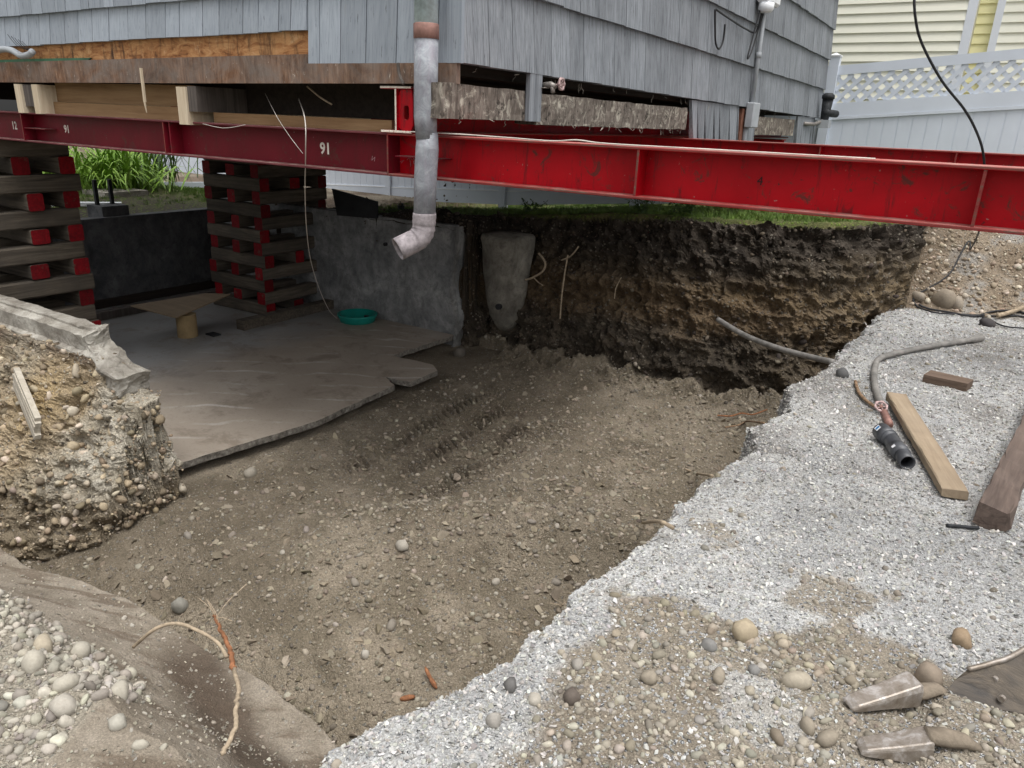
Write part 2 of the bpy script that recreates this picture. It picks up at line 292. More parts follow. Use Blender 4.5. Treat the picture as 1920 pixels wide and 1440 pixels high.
# ------------------------------------------------------------------ mesh builder
class MB:
    def __init__(s): s.v=[]; s.f=[]; s.mi=[]
    def add(s,v,f,mi=0):
        o=len(s.v); s.v+= [tuple(map(float,q)) for q in v]; s.f+=[tuple(o+i for i in q) for q in f]; s.mi+=[mi]*len(f); return s
    def box(s,x0,x1,y0,y1,z0,z1,mi=0):
        v=[(x,y,z) for x in(x0,x1) for y in(y0,y1) for z in(z0,z1)]
        return s.add(v,[(0,1,3,2),(4,6,7,5),(0,4,5,1),(2,3,7,6),(0,2,6,4),(1,5,7,3)],mi)
    def hexa(s,c8,mi=0):  # bottom 4 ccw, top 4 ccw
        return s.add(c8,[(3,2,1,0),(4,5,6,7),(0,1,5,4),(1,2,6,5),(2,3,7,6),(3,0,4,7)],mi)
    def bar(s,p,q,w,h,up=(0,0,1),mi=0,ch=0):
        p=Vector(p);q=Vector(q);d=(q-p).normalized();a=d.cross(Vector(up)).normalized();b=a.cross(d)
        if ch: prof=[(-1+ch/w*2,-1),(1-ch/w*2,-1),(1,-1+ch/h*2),(1,1-ch/h*2),(1-ch/w*2,1),(-1+ch/w*2,1),(-1,1-ch/h*2),(-1,-1+ch/h*2)]
        else: prof=[(-1,-1),(1,-1),(1,1),(-1,1)]
        n=len(prof); v=[e+a*(x*w/2)+b*(y*h/2) for e in(p,q) for x,y in prof]
        return s.add(v,[tuple(range(n))[::-1],tuple(range(n,2*n))]+[(i,(i+1)%n,n+(i+1)%n,n+i) for i in range(n)],mi)
    def prism(s,poly,dvec,mi=0):
        n=len(poly); d=Vector(dvec); v=[Vector(p) for p in poly]+[Vector(p)+d for p in poly]
        return s.add(v,[tuple(range(n))[::-1],tuple(range(n,2*n))]+[(i,(i+1)%n,n+(i+1)%n,n+i) for i in range(n)],mi)
    def tube(s,pts,r,n=10,cap=True,mi=0,flat=1.):
        pts=[Vector(p) for p in pts]; m=len(pts); rs=r if hasattr(r,'__len__') else [r]*m
        a=None; rings=[]
        for i,p in enumerate(pts):
            t=(pts[min(i+1,m-1)]-pts[max(i-1,0)]).normalized()
            if a is None: a=t.cross(Vector((0,0,1)) if abs(t.z)<.9 else Vector((1,0,0))).normalized()
            a=(a-t*a.dot(t)).normalized(); b=t.cross(a)
            rings+= [p+a*(math.cos(2*math.pi*j/n)*rs[i])+b*(math.sin(2*math.pi*j/n)*rs[i]*flat) for j in range(n)]
        f=[(i*n+j,i*n+(j+1)%n,(i+1)*n+(j+1)%n,(i+1)*n+j) for i in range(m-1) for j in range(n)]
        if cap: f+=[tuple(range(n))[::-1],tuple((m-1)*n+j for j in range(n))]
        return s.add(rings,f,mi)
    def lathe(s,c,prof,n=24,mi=0,cap=True):
        v=[(c[0]+r*math.cos(2*math.pi*j/n),c[1]+r*math.sin(2*math.pi*j/n),c[2]+z) for r,z in prof for j in range(n)]; m=len(prof)
        f=[(i*n+j,i*n+(j+1)%n,(i+1)*n+(j+1)%n,(i+1)*n+j) for i in range(m-1) for j in range(n)]
        if cap: f+=[tuple(range(n))[::-1],tuple((m-1)*n+j for j in range(n))]
        return s.add(v,f,mi)
    def build(s,name,mats,parent=None,smooth=False,origin=None,bevel=0):
        V=np.array(s.v,float)
        if parent is not None: org=ROOT[parent.name]
        else: org=np.array(origin if origin is not None else [V[:,0].mean(),V[:,1].mean(),V[:,2].min()])
        me=bpy.data.meshes.new(name); me.from_pydata((V-org).tolist(),[],s.f)
        if not isinstance(mats,(list,tuple)): mats=[mats]
        for m in mats: me.materials.append(MT[m] if isinstance(m,str) else m)
        if len(mats)>1: me.polygons.foreach_set('material_index',s.mi)
        if smooth: me.polygons.foreach_set('use_smooth',[True]*len(me.polygons))
        me.update(); o=bpy.data.objects.new(name,me); COL.objects.link(o)
        if parent is not None: o.parent=parent
        else: o.location=org
        ROOT[o.name]=org
        if bevel:
            b=o.modifiers.new('bevel','BEVEL'); b.width=bevel; b.segments=1; b.limit_method='ANGLE'
        return o
ROOT={}
def thing(name,label,cat,loc,group=None):
    o=bpy.data.objects.new(name,None); COL.objects.link(o); o.location=loc; o.empty_display_size=.1
    ROOT[o.name]=np.array(loc,float); return tag(o,label,cat,group)
def tag(o,label,cat,group=None,kind=None):
    if label: o['label']=label
    if cat: o['category']=cat
    if group: o['group']=group
    if kind: o['kind']=kind
    return o
def struct(o): o['kind']='structure'; return o
def curve(pts,n=12):
    P=[Vector(p) for p in pts]; out=[]
    for i in range(len(P)-1):
        a,b,c,d=P[max(i-1,0)],P[i],P[i+1],P[min(i+2,len(P)-1)]
        for k in range(n):
            t=k/n; out.append(.5*((2*b)+(c-a)*t+(2*a-5*b+4*c-d)*t*t+(3*b-a-3*c+d)*t**3))
    return out+[P[-1]]

# ------------------------------------------------------------------ terrain
FLOOR=-.90
EY=[-3,.9,1.04,1.24,1.55,1.78,2.14,2.44,2.82,3.18,3.6,3.88,4.18,4.59,5.06,5.73,6.67,8.13,9.25,12]
EX=[-1.3,-1.2,-1.19,-1.14,-1.03,-1.01,-.97,-.91,-.90,-.90,-.84,-.80,-.92,-.80,-.93,-.77,-.76,-.66,-.5,-.3]
def lawn_z(x,y):
    za=np.interp(x,[-14,-9,-5,-3.5,-2.3,-1.4,-.5,.5,3],[.28,.32,.55,.68,.75,.79,.84,.86,.88])
    zb=np.interp(x,[-14,-10.2,-7.5,-5,-3.8,-2,0,3],[-.1,-.05,.09,.33,.43,.62,.8,1.0])
    t=np.clip((y-7.6)/4,0,1.1); return za+(zb-za)*t
def H(x,y):
    nA=n2(x,y,2.2,4,1); nB=n2(x,y,7,4,5); nC=n2(x,y,.9,3,9)
    # floor with spoil hump, wheel tracks
    fl=FLOOR+.035*nC+.022*nB+.03*nA*np.clip((x+4.6)*.5,0,1)
    fl=fl+.30*np.exp(-(((x+2.05)/.85)**2+((y-3.35-.30*(x+2.15))/.42)**2))*(1+.35*nA+.15*nB)+.10*np.exp(-(((x+2.9)/.5)**2+((y-2.6)/.4)**2))*(1+.4*nA)
    fl=fl+.10*np.exp(-(((x+1.5)/.5)**2+((y-5.2)/1.6)**2))+.07*np.exp(-((y-6.9)/.35)**2)*np.clip(1+nB*2,0,3)*(x>-5)
    fl=fl-.22*np.exp(-((y-1.55+.02*x)/.28)**2)*sm((x+3.6)/.5)*sm((-1.15-x)/.3)
    fl=fl-.20*np.exp(-(((x+4.5)/1.0)**2+((y-1.65)/.45)**2))-.06*np.exp(-(((x+2.9)/.9)**2+((y-1.8)/.4)**2))
    for (ax,ay,bx,by) in ((-3.80,5.95,-3.55,3.35),(-3.42,5.75,-3.22,3.55),(-3.06,5.45,-2.80,3.2)):
        dx,dy=bx-ax,by-ay; L=math.hypot(dx,dy); u=((x-ax)*dx+(y-ay)*dy)/L; v=((x-ax)*dy-(y-ay)*dx)/L+.03*n2(x,y,1.5,2,3)
        wdt=np.clip(1-((v/.17)**4),0,1)*sm(u/.4)*sm((L-u)/.4)
        fl=fl+wdt*(.62+.5*np.clip(nB*2,-1,1))*(-.055+.065*np.sin((u+np.abs(v)*.55)*2*math.pi/.085+nA*.6)*(np.abs(v)>.02))*(.75+.5*np.clip(nA*1.5,-1,1))
    inside=(x<-4.35)&(y>2.55)&(y<6.9)
    fl=np.where(inside,FLOOR+.0,fl)
    # gravel ledge
    e=np.interp(y,EY,EX)+.05*nA+.035*nB+.02*n2(x,y,22,2,15); wd=.10+.03*nC; t=(e-x)/wd
    zg=.0+.018*nC+.006*nB-1.6*sm(t/1.6)-np.clip(t-1.6,0,9)*2
    zg=zg-.03*np.exp(-((x-e)/.08)**2)
    zg=np.where((y<2.6)&(x>-.6),zg+.03*np.exp(-(((x+.3)/.45)**2+((y-1.95)/.10)**2)),zg)
    zg=zg+.05*sm((x-.10)/.10)*sm((2.30-y)/.1)*(y>1.0)
    # far bank and lawn
    yf=np.interp(x,[-5,-2,-1.3,-.8,-.3,.3],[6.93,6.95,7.15,7.6,7.3,7.2])+.05*nC+.02*nA
    yf=yf-.22*np.exp(-((x+4.86)/.10)**2)
    yt=np.interp(x,[-5,-2,-1.3,-.8,-.3,.3,3],[7.5,7.55,7.75,8.5,9.4,9.7,9.7])+.05*nC+.03*nA
    zl=lawn_z(x,y)+.02*nC
    out=(x<-9.15)|((x<-4.9)&(y>6.84))
    t=(y-yf)/(yt-yf); 
    prof=np.where(t<.5,t*1.15,.575+(t-.5)*.85)+.05*np.sin(t*9+2*nC)*np.clip(t*(1-t)*4,0,1)
    zb=np.where(t<0,FLOOR-.3+t*2,(FLOOR-.05)+(zl-FLOOR+.05)*np.clip(prof,0,1))
    # a fall of loose soil over the far wall end and the dirt pile to the right
    zb=np.where(out,zl-.16*np.exp(-((x+9)/1.2)**2),zb); zb=np.where((x>-4.95)|out,zb,-9)
    zb=np.where((x<-4.9)&(x>-7.2)&(y>6.84),zl-.06+.10*np.exp(-((x+5.6)/.5)**2)*np.exp(-((y-7.1)/.3)**2),zb)
    cap=np.interp(x,[-.6,-.2,.25,.8,3],[9,.75,.84,.8,.7]); zb=np.where(x>-.6,np.minimum(zb,cap),zb)
    # left earth bank in front of the stub wall
    xr=np.interp(y,[1.7,1.95,2.2,2.45],[-4.25,-4.22,-4.18,-4.20])+.06*nB+.03*nA
    f0=np.interp(x,[-5.5,-4.7,-4.3,-4.1],[1.66,1.70,1.93,2.12])-.06*nA-.05*nB; t=(y-f0)/(2.43-f0); zf=(FLOOR-.3)+(1.24-.22*sm((x+4.75)/.3))*np.where(t>0,np.clip(t,0,1.)**.8,t*3)
    zf=zf+.05*nA*np.clip(t*(1-t)*4,0,1)
    zs=(xr-x)/.14; zlb=np.where(zs<0,FLOOR-.2+zs*3,np.minimum(zf,FLOOR-.15+1.25*sm(zs))); zlb=np.where((y>2.60)|(x>-4.0),-9,zlb)
    zlb=np.where((x<-9.1)&(y>2),np.maximum(zlb,.1),zlb)
    # near left mound
    ym=np.interp(x,[-6,-3.3,-2.66,-2.1,-1.5,-1.2,-.5],[1.15,1.28,1.36,1.36,1.36,1.30,1.1])+.05*nA+.012*nB
    d=ym-y; zm=np.where(d<0,-.33+d*6.0,-.33+.36*sm(np.clip(d/.52,0,1)*.5)*2*1.0)
    zm=np.minimum(zm,.03)+.015*nC; zm=np.where(x>-.4,-9,zm)
    zm=zm-.10*np.exp(-(((x+1.75)/.25)**2+((y-1.18)/.12)**2))
    Z=np.stack([fl,zg,zb,zlb,zm]); r=np.argmax(Z,0); z=np.max(Z,0)
    r=np.where((r==2)&(y>yt-.02)&(x<-.15),5,r); r=np.where((r==2)&out&((y>7.3)|(x<-9.3)),5,r); r=np.where(r==2,np.where((x>-.55)&(y>7.5),6,2),r)
    return z,r
def terrain():
    NA_,NR=930,760
    az=np.radians(np.linspace(-90,26,NA_)); rho=np.geomspace(1.1,60,2600)
    P=np.zeros((NA_,NR,3)); REG=np.zeros((NA_,NR),int)
    X=np.sin(az)[:,None]*rho; Y=np.cos(az)[:,None]*rho
    Z=np.zeros_like(X); RG=np.zeros(X.shape,int)
    for a in range(0,NA_,155):
        s=slice(a,a+155); Z[s],RG[s]=H(X[s],Y[s])
    dr=np.diff(rho); rm=.5*(rho[1:]+rho[:-1])
    hh=np.abs(1.6-Z[:,1:])/rm; DS=np.sqrt((dr*(hh/(1+hh*hh)+.04))**2+(np.diff(Z,axis=1)*1.1)**2)/rm
    kb=25; cs=np.cumsum(np.concatenate([np.repeat(DS[:1],kb+1,0),DS,np.repeat(DS[-1:],kb,0)]),axis=0); DS=(cs[2*kb+1:]-cs[:-2*kb-1])/(2*kb+1)
    cs=np.cumsum(np.concatenate([np.repeat(DS[:1],9,0),DS,np.repeat(DS[-1:],8,0)]),axis=0); DS=(cs[17:]-cs[:-17])/17
    for i in range(NA_):
        s=np.concatenate([[0],np.cumsum(DS[i])])
        q=np.linspace(0,s[-1],NR); rr=np.interp(q,s,rho)
        P[i,:,2]=np.interp(rr,rho,Z[i]); P[i,:,0]=np.sin(az[i])*rr; P[i,:,1]=np.cos(az[i])*rr
        REG[i]=RG[i][np.clip(np.searchsorted(rho,rr),0,2599)]
    # relief
    du=np.gradient(P,axis=0); dv=np.gradient(P,axis=1); N=np.cross(dv,du); N/=np.linalg.norm(N,axis=2,keepdims=True)+1e-12
    N*=np.sign(N[...,2:]+1e-9); st=1-np.clip(N[...,2],0,1)
    flat=P.reshape(-1,3)
    f1=fbm(flat,5,4,21).reshape(NA_,NR); f2=fbm(flat,22,4,31,g=.65).reshape(NA_,NR); f3=fbm(flat,9,3,41,ridge=True).reshape(NA_,NR)
    isb=np.isin(REG,[2]); isl=REG==3; x_,y_,z_=P[...,0],P[...,1],P[...,2]
    amp=np.where(isb,.10,np.where(isl,.06,np.where(REG==6,.03,.006)))
    cl=sm(st*2.2); rh=np.linalg.norm(P[...,:2],axis=2)
    disp=f1*amp*(.3+cl)+fbm(np.stack([x_*.8,y_*.8,z_*6.5],-1).reshape(-1,3),1.,4,51).reshape(NA_,NR)*np.where(isb,.11,np.where(isl,.05,0))*cl+f3*np.where(isb,.07,np.where(isl,.05,0))*(.3+cl)+f2*np.where(isb|isl,.045,np.where(REG==4,.004,np.where(REG==0,.010,.006)))
    disp=np.where(rh>15,0,disp)
    slab=(P[...,0]<-4.3)&(P[...,1]>2.6)&(P[...,1]<6.85)&(REG==0); disp=np.where(slab,0,disp)
    P=P+N*disp[...,None]
    # soil colours (albedo)
    x,y,z=P[...,0],P[...,1],P[...,2]; fl=P.reshape(-1,3)
    a=fbm(fl,1.3,4,61).reshape(NA_,NR); b=fbm(fl,4.5,4,71).reshape(NA_,NR); c=fbm(fl,15,3,81).reshape(NA_,NR)
    C=np.zeros((NA_,NR,3))
    def lay(mask,col,col2=None,w_=None):
        k=np.array(col)[None,None]; 
        if col2 is not None: t=w_[...,None]; k=k*(1-t)+np.array(col2)[None,None]*t
        C[:]=C*(1-mask[...,None])+k*mask[...,None]
    one=np.ones_like(x); u=np.clip(.5+b*1.1,0,1)
    lay(one,(.180,.150,.108),(.285,.240,.180),np.clip(.5+b*1.6+c*.5,0,1))
    m0=(REG==0); damp=sm((a+.12*c-.02)*5)*m0; lay(damp*.45,(.125,.10,.07))
    lay(m0*sm((x+1.9)*1.2+.5*b)*.45,(.085,.07,.05))
    lay(m0*sm((1.75-y)*4+.5*b)*sm((x+3.5)*2)*.6,(.10,.08,.057))
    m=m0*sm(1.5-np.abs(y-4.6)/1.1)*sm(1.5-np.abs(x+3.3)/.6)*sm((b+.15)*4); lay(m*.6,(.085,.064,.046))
    # far bank strata
    mb=isb.astype(float); zz=z+.12*a+.06*b
    lay(mb,(.045,.035,.025),(.115,.088,.06),np.clip(.45+b*1.6+c*.8,0,1))
    lay(mb*sm((.22-zz)*4)*sm((zz+.45)*4)*.8,(.12,.08,.045),(.17,.12,.07),np.clip(.5+c,0,1))
    lay(mb*sm((.28-zz)*5)*sm((zz+.10)*5)*sm((x+3.6)*.6)*.6,(.165,.115,.06),(.11,.08,.05),np.clip(.5+c*1.5,0,1))
    lay(mb*sm((zz-.20)*5)*.92,(.022,.017,.013),(.072,.059,.047),np.clip(.4+c*1.3,0,1))
    lay(mb*sm((-.25-zz)*4)*.7,(.04,.032,.024),(.10,.082,.06),np.clip(.4+c*1.4,0,1))
    lay(mb*sm((x+1.9)*.9)*.6*sm((.55-zz)*4),(.20,.15,.09),(.13,.105,.075),np.clip(.5+c*1.4,0,1))
    # gravel: dusty white with brown mud
    mg=(REG==1).astype(float); lay(mg,(.38,.38,.375),(.53,.53,.52),np.clip(.5+b*1.9+c*1.1+a*.6,0,1))
    lay(mg*sm((c+.6*b-.12)*6)*.35,(.27,.25,.215))
    lay(mg*sm((.1+a*1.2-np.abs(y-5.2)*.05+.5*b-.1)*2.2)*(y>3.8)*.75,(.19,.175,.16))
    mk=[on(px,py,'z',0) for px,py in ((1060,1440),(1000,1290),(1100,1180),(1150,1118),(1250,1110),(1340,1150),(1430,1188),(1560,1175),(1700,1210),(1800,1262),(1930,1300))]
    yl=np.interp(x,[q[0] for q in mk[3:]],[q[1] for q in mk[3:]]); xl_=np.interp(y,[-1,1.2,1.5,1.78,2.1],[-.72,-.80,-.84,-.84,-.86])
    mud=sm((yl-y+.09*b+.05*c)*14+.5)*sm((x-xl_+.12*b+.05*c)*10+.5)
    for (px,py,sx_,sy_) in ((1345,1005,.13,.10),(1560,1110,.20,.16),(1500,1075,.14,.10),(1660,1120,.12,.08)):
        q=on(px,py,'z',0); mud=np.maximum(mud,.85*sm((.85-((x-q[0])/sx_)**2-((y-q[1])/sy_)**2+1.9*b+1.6*c)*1.4))
    for (qx,qy,sx_,sy_,am) in ((.25,7.0,.5,1.0,.75),(-.45,5.1,.14,.45,.6),(.0,4.6,.10,.5,.5),(-.2,6.2,.25,.3,.5)):
        mud=np.maximum(mud,am*sm((.9-((x-qx)/sx_)**2-((y-qy)/sy_)**2+1.3*b+.8*c)*1.5))
    for (px,py,sx_,sy_) in ((1410,1340,.13,.14),(1350,1275,.10,.03),(800,1400,.2,.2),(960,1350,.12,.12),(1050,1420,.1,.1)):
        q=on(px,py,'z',0); mud=mud*(1-.6*sm((.9-((x-q[0])/sx_)**2-((y-q[1])/sy_)**2+1.6*b+1.2*c)*1.3))
    mc=sm((y-3.6)*2); lay(mg*mud*.95*(1-mc),(.205,.172,.13),(.275,.238,.185),u); lay(mg*mud*.95*mc,(.17,.16,.145),(.23,.215,.195),u)
    m6=(REG==6).astype(float); lay(m6,(.21,.16,.11),(.33,.275,.21),u)
    lay(m6*sm((b-.08)*4)*.7,(.28,.27,.255))
    lay(m6*sm((-.18-x+.15*b+.1*c)*4)*.85,(.12,.09,.062),(.19,.145,.10),u)
    # left bank
    m3=(REG==3).astype(float); lay(m3,(.26,.20,.125),(.42,.34,.235),u)
    lay(m3*sm((z+.04+.05*b)*14)*.9,(.085,.062,.045),(.15,.11,.08),np.clip(.5+c,0,1))
    lay(m3*sm((a+.0)*4)*.6,(.34,.30,.23)); lay(m3*np.exp(-(((x+4.95)/.22)**2+((z+.25)/.16)**2))*.6,(.46,.33,.15))
    lay(m3*sm((-.60-z+.12*b)*4)*.7,(.13,.10,.065)); lay(m3*sm((x+4.66+.1*b)*8)*sm((z+.8)*4)*.8,(.33,.295,.23),(.47,.44,.375),np.clip(.6+c*1.5,0,1))
    # near mound: pebbly silt, scraped brown face
    m4=(REG==4).astype(float); lay(m4,(.27,.24,.19),(.36,.325,.265),u)
    ymm=np.interp(x,[-6,-3.3,-2.66,-2.1,-1.5,-1.2,-.5],[1.15,1.28,1.36,1.36,1.36,1.30,1.1])
    face=sm((.40-(ymm-y)+.45*sm((x+1.95)*3.2)+.06*b+.03*c)*10); lay(m4*face*.92,(.205,.172,.132),(.29,.25,.20),np.clip(.5+b+c,0,1))
    stre=fbm(np.stack([x*.8+y*2.,y*9-x*5,z*3],-1).reshape(-1,3),2.2,4,91).reshape(NA_,NR)
    lay(m4*face*sm((stre-.16)*5)*.7,(.12,.09,.065)); lay(m4*sm(1.5-np.abs((x+1.75)*.35+(y-1.16))/.10)*sm(2-np.abs(x+1.8)/.3)*.85,(.085,.062,.045))
    m5=(REG==5).astype(float); lay(m5,(.05,.075,.02),(.15,.14,.06),np.clip(.5+b,0,1)); lay(m5*sm((-8.8-x)*2)*sm((7.8-y)*1.)*sm((x+11.5)*2)*.9,(.05,.04,.033))
    lay(m5*sm((-4.9-x)*3)*sm((7.4-y)*3)*(x>-9),(.05,.042,.035))
    P2=P.reshape(-1,3); C2=np.concatenate([C.reshape(-1,3),np.ones((NA_*NR,1))],1)
    idx=np.arange(NA_*NR).reshape(NA_,NR); q=np.stack([idx[:-1,:-1],idx[1:,:-1],idx[1:,1:],idx[:-1,1:]],-1)
    qr=REG[:-1,:-1]; scr=(qr==4)&(face[:-1,:-1]>.5)
    code=np.where(scr,7,qr)
    names={0:('pit_floor','soil'),1:('gravel_yard','gravel'),2:('far_earth_bank','bank'),3:('left_earth_bank','bank'),4:('near_earth_mound','soil'),5:('lawn','turf'),6:('dirt_slope','soil'),7:('scraped_earth_face','scraped')}
    for cd,(nm,mt) in names.items():
        f=q[code==cd]; 
        if len(f)==0: continue
        used=np.unique(f); rem=np.zeros(NA_*NR,np.int64); rem[used]=np.arange(len(used)); f=rem[f]
        me=bpy.data.meshes.new(nm); me.vertices.add(len(used)); me.vertices.foreach_set('co',P2[used].ravel())
        me.loops.add(f.size); me.loops.foreach_set('vertex_index',f[:,::-1].ravel())
        me.polygons.add(len(f)); me.polygons.foreach_set('loop_start',np.arange(0,f.size,4)); me.polygons.foreach_set('loop_total',np.full(len(f),4))
        me.polygons.foreach_set('use_smooth',np.full(len(f),cd not in (0,1,2,3,4,6))); me.update(calc_edges=True)
        at=me.attributes.new('tint','FLOAT_COLOR','POINT'); at.data.foreach_set('color',C2[used].astype(np.float32).ravel())
        me.materials.append(MT[mt]); o=bpy.data.objects.new(nm,me); COL.objects.link(o); struct(o)
    return P,REG,C,N,mud,face
TP,TR,TC,TN,TMUD,TFACE=terrain()
def gz(x,y):
    z,_=H(np.array([float(x)]),np.array([float(y)])); return float(z[0])
def hit(px,py,dz=0.):
    r=ray(px,py); r=r/np.linalg.norm(r); t=np.linspace(1.2,30,6000); q=EYE+r*t[:,None]; z,_=H(q[:,0],q[:,1]); k=np.argmax(q[:,2]<z+dz); return q[k] if k>0 else q[-1]
# coarse ground behind the camera and round the sides
m=MB(); m.box(-80,80,-80,.30,-.4,-.06); m.box(-1.15,4.2,.30,1.02,-.4,-.05); m.box(-3.2,-1.15,.30,.42,-.4,-.05); m.box(4.2,80,.30,90,-.4,-.06); m.box(-90,-14,.30,90,-.9,-.35)
o=m.build('ground','turf',origin=(0,0,0)); struct(o)
at=o.data.attributes.new('tint','FLOAT_COLOR','POINT'); at.data.foreach_set('color',np.tile([.2,.18,.15,1],len(o.data.vertices)).astype(np.float32))

# quad areas for scattering
du=np.zeros_like(TP); dv=np.zeros_like(TP); du[:-1]=TP[1:]-TP[:-1]; dv[:,:-1]=TP[:,1:]-TP[:,:-1]
AREA=np.linalg.norm(np.cross(du,dv),axis=2); RH=np.linalg.norm(TP[...,:2],axis=2)

# ------------------------------------------------------------------ stones
import bmesh
def ico(sub,amp,fl,seed):
    bm=bmesh.new(); bmesh.ops.create_icosphere(bm,subdivisions=sub,radius=1); co=np.array([v.co[:] for v in bm.verts])
    n=fbm(co+seed*3.1,1.05,3,seed)*amp*1.35; co=np.sign(co)*np.abs(co)**(.80+.25*random.random()); sc=np.array([1,.6+.35*random.random(),fl]); co=co*(1+n[:,None])*sc
    for v,c in zip(bm.verts,co): v.co=c
    me=bpy.data.meshes.new('stone_shape'); bm.to_mesh(me); bm.free(); return me
def chip(seed):
    r=np.random.default_rng(seed); p=r.normal(size=(11,3)); p/=np.linalg.norm(p,axis=1,keepdims=True); p*=np.array([1,.5+.4*r.random(),.35+.35*r.random()])*(.75+.3*r.random((11,1)))
    bm=bmesh.new(); [bm.verts.new(q) for q in p]; res=bmesh.ops.convex_hull(bm,input=bm.verts)
    for v in [v for v in bm.verts if not v.link_faces]: bm.verts.remove(v)
    me=bpy.data.meshes.new('chip_shape'); bm.to_mesh(me); bm.free(); return me
def smooth(me): me.polygons.foreach_set('use_smooth',[True]*len(me.polygons)); return me
ROUND=[smooth(ico(2,.38,.5+.06*i,i+1)) for i in range(7)]; CHIP=[chip(i+50) for i in range(8)]
SMALL=[smooth(ico(1,.35,.55+.06*i,i+21)) for i in range(5)]
for me in ROUND+SMALL+CHIP: me.materials.append(MT['stone_i'])
def variants(name,meshes):
    c=bpy.data.collections.new(name)
    for i,me in enumerate(meshes): c.objects.link(bpy.data.objects.new('%s_%03d'%(name,i),me))
    return c
VC={'round':variants('pebble_variant',ROUND),'small':variants('small_pebble_variant',SMALL),'chip':variants('chip_variant',CHIP)}
def scatter_tree():
    pass
def scatter(name,kind,pts,scl,rot,tone,nvar,mat=None):
    me=bpy.data.meshes.new(name); n=len(pts); me.vertices.add(n); me.vertices.foreach_set('co',np.asarray(pts,np.float32).ravel())
    for an,ty,key,data in (('scl','FLOAT_VECTOR','vector',scl),('rot','FLOAT_VECTOR','vector',rot),('tone','FLOAT_COLOR','color',tone)):
        a=me.attributes.new(an,ty,'POINT'); a.data.foreach_set(key,np.asarray(data,np.float32).ravel())
    a=me.attributes.new('idx','INT','POINT'); a.data.foreach_set('value',RNG.integers(0,nvar,n).astype(np.int32))
    me.materials.append(mat or MT['stone_i'])
    o=bpy.data.objects.new(name,me); COL.objects.link(o); o['kind']='stuff'
    g=bpy.data.node_groups.new(name+'_nodes','GeometryNodeTree')
    g.interface.new_socket('Geometry',in_out='INPUT',socket_type='NodeSocketGeometry'); g.interface.new_socket('Geometry',in_out='OUTPUT',socket_type='NodeSocketGeometry')
    N=g.nodes; i=N.new('NodeGroupInput'); ou=N.new('NodeGroupOutput'); ci=N.new('GeometryNodeCollectionInfo'); ci.inputs['Collection'].default_value=VC[kind]
    ci.inputs['Separate Children'].default_value=True; ci.inputs['Reset Children'].default_value=True
    ip=N.new('GeometryNodeInstanceOnPoints'); ip.inputs['Pick Instance'].default_value=True
    def na(nm,ty):
        q=N.new('GeometryNodeInputNamedAttribute'); q.data_type=ty; q.inputs['Name'].default_value=nm; return q.outputs['Attribute']
    L=g.links; L.new(i.outputs[0],ip.inputs['Points']); L.new(ci.outputs[0],ip.inputs['Instance']); L.new(na('idx','INT'),ip.inputs['Instance Index'])
    er=N.new('FunctionNodeEulerToRotation'); L.new(na('rot','FLOAT_VECTOR'),er.inputs[0]); L.new(er.outputs[0],ip.inputs['Rotation'])
    L.new(na('scl','FLOAT_VECTOR'),ip.inputs['Scale']); L.new(ip.outputs[0],ou.inputs[0])
    md=o.modifiers.new('scatter','NODES'); md.node_group=g
    return o
def pick(n,weight):
    wt=(AREA*weight).ravel(); wt[~np.isfinite(wt)]=0; p=wt/wt.sum(); c=np.cumsum(p)
    k=np.searchsorted(c,RNG.random(n)); k=np.clip(k,0,len(c)-1)
    a=RNG.random((n,1)); b=RNG.random((n,1)); base=TP.reshape(-1,3)[k]+du.reshape(-1,3)[k]*a+dv.reshape(-1,3)[k]*b
    return base,k
def tones(n,cols,jit=.18):
    cols=np.array(cols); c=cols[RNG.integers(0,len(cols),n)]*(1+RNG.normal(size=(n,1))*jit)*(1+RNG.normal(size=(n,3))*.02)
    return np.concatenate([np.clip(c,.01,.9),np.ones((n,1))],1)
def do_scatter(name,kind,n,weight,smin,smax,cols,nvar,label,power=2.5,sink=.3,jit=.2,flatrot=.35,grow=0):
    p,k=pick(n,weight); u=RNG.random(n); s=smin*(smax/smin)**(u**power); s=s*(1+grow*np.clip(np.linalg.norm(p[:,:2],axis=1)-2,0,8)); scl=np.stack([s,s,s],1)*(1+RNG.normal(size=(n,3))*.12)
    p=p+TN.reshape(-1,3)[k]*(s*(.5-sink))[:,None]
    rot=np.stack([RNG.normal(size=n)*flatrot,RNG.normal(size=n)*flatrot,RNG.random(n)*6.28],1)
    tc=tones(n,cols,jit); o=scatter(name,kind,p,scl,rot,tc,nvar); tag(o,label,name.replace('_',' ').split()[-1]); return o
vis=1/np.clip(RH,1,12)**1.5*(RH<10.5)
inbase=(TP[...,0]<-4.3)&(TP[...,1]>2.5)&(TP[...,1]<6.85)
W0=(TR==0)&~inbase
WH=[(.45,.44,.42),(.48,.47,.445),(.40,.39,.37),(.30,.29,.27),(.51,.50,.47),(.36,.34,.305)]
BR=[(.27,.24,.19),(.235,.205,.16),(.31,.28,.225),(.20,.178,.148),(.25,.235,.20),(.35,.32,.26)]
do_scatter('crushed_gravel','chip',100000,(TR==1)*vis**.72*(1-.80*TMUD),.0028,.0135,WH,8,'angular pale grey gravel chips covering the raised yard',2.3,.3,.2,.6,.09)
do_scatter('yard_pebbles','round',10000,(TR==1)*vis*(.04+TMUD),.003,.018,BR,7,'brown rounded pebbles in the muddy strip of the gravel yard',3.0,.42,.15,.3)
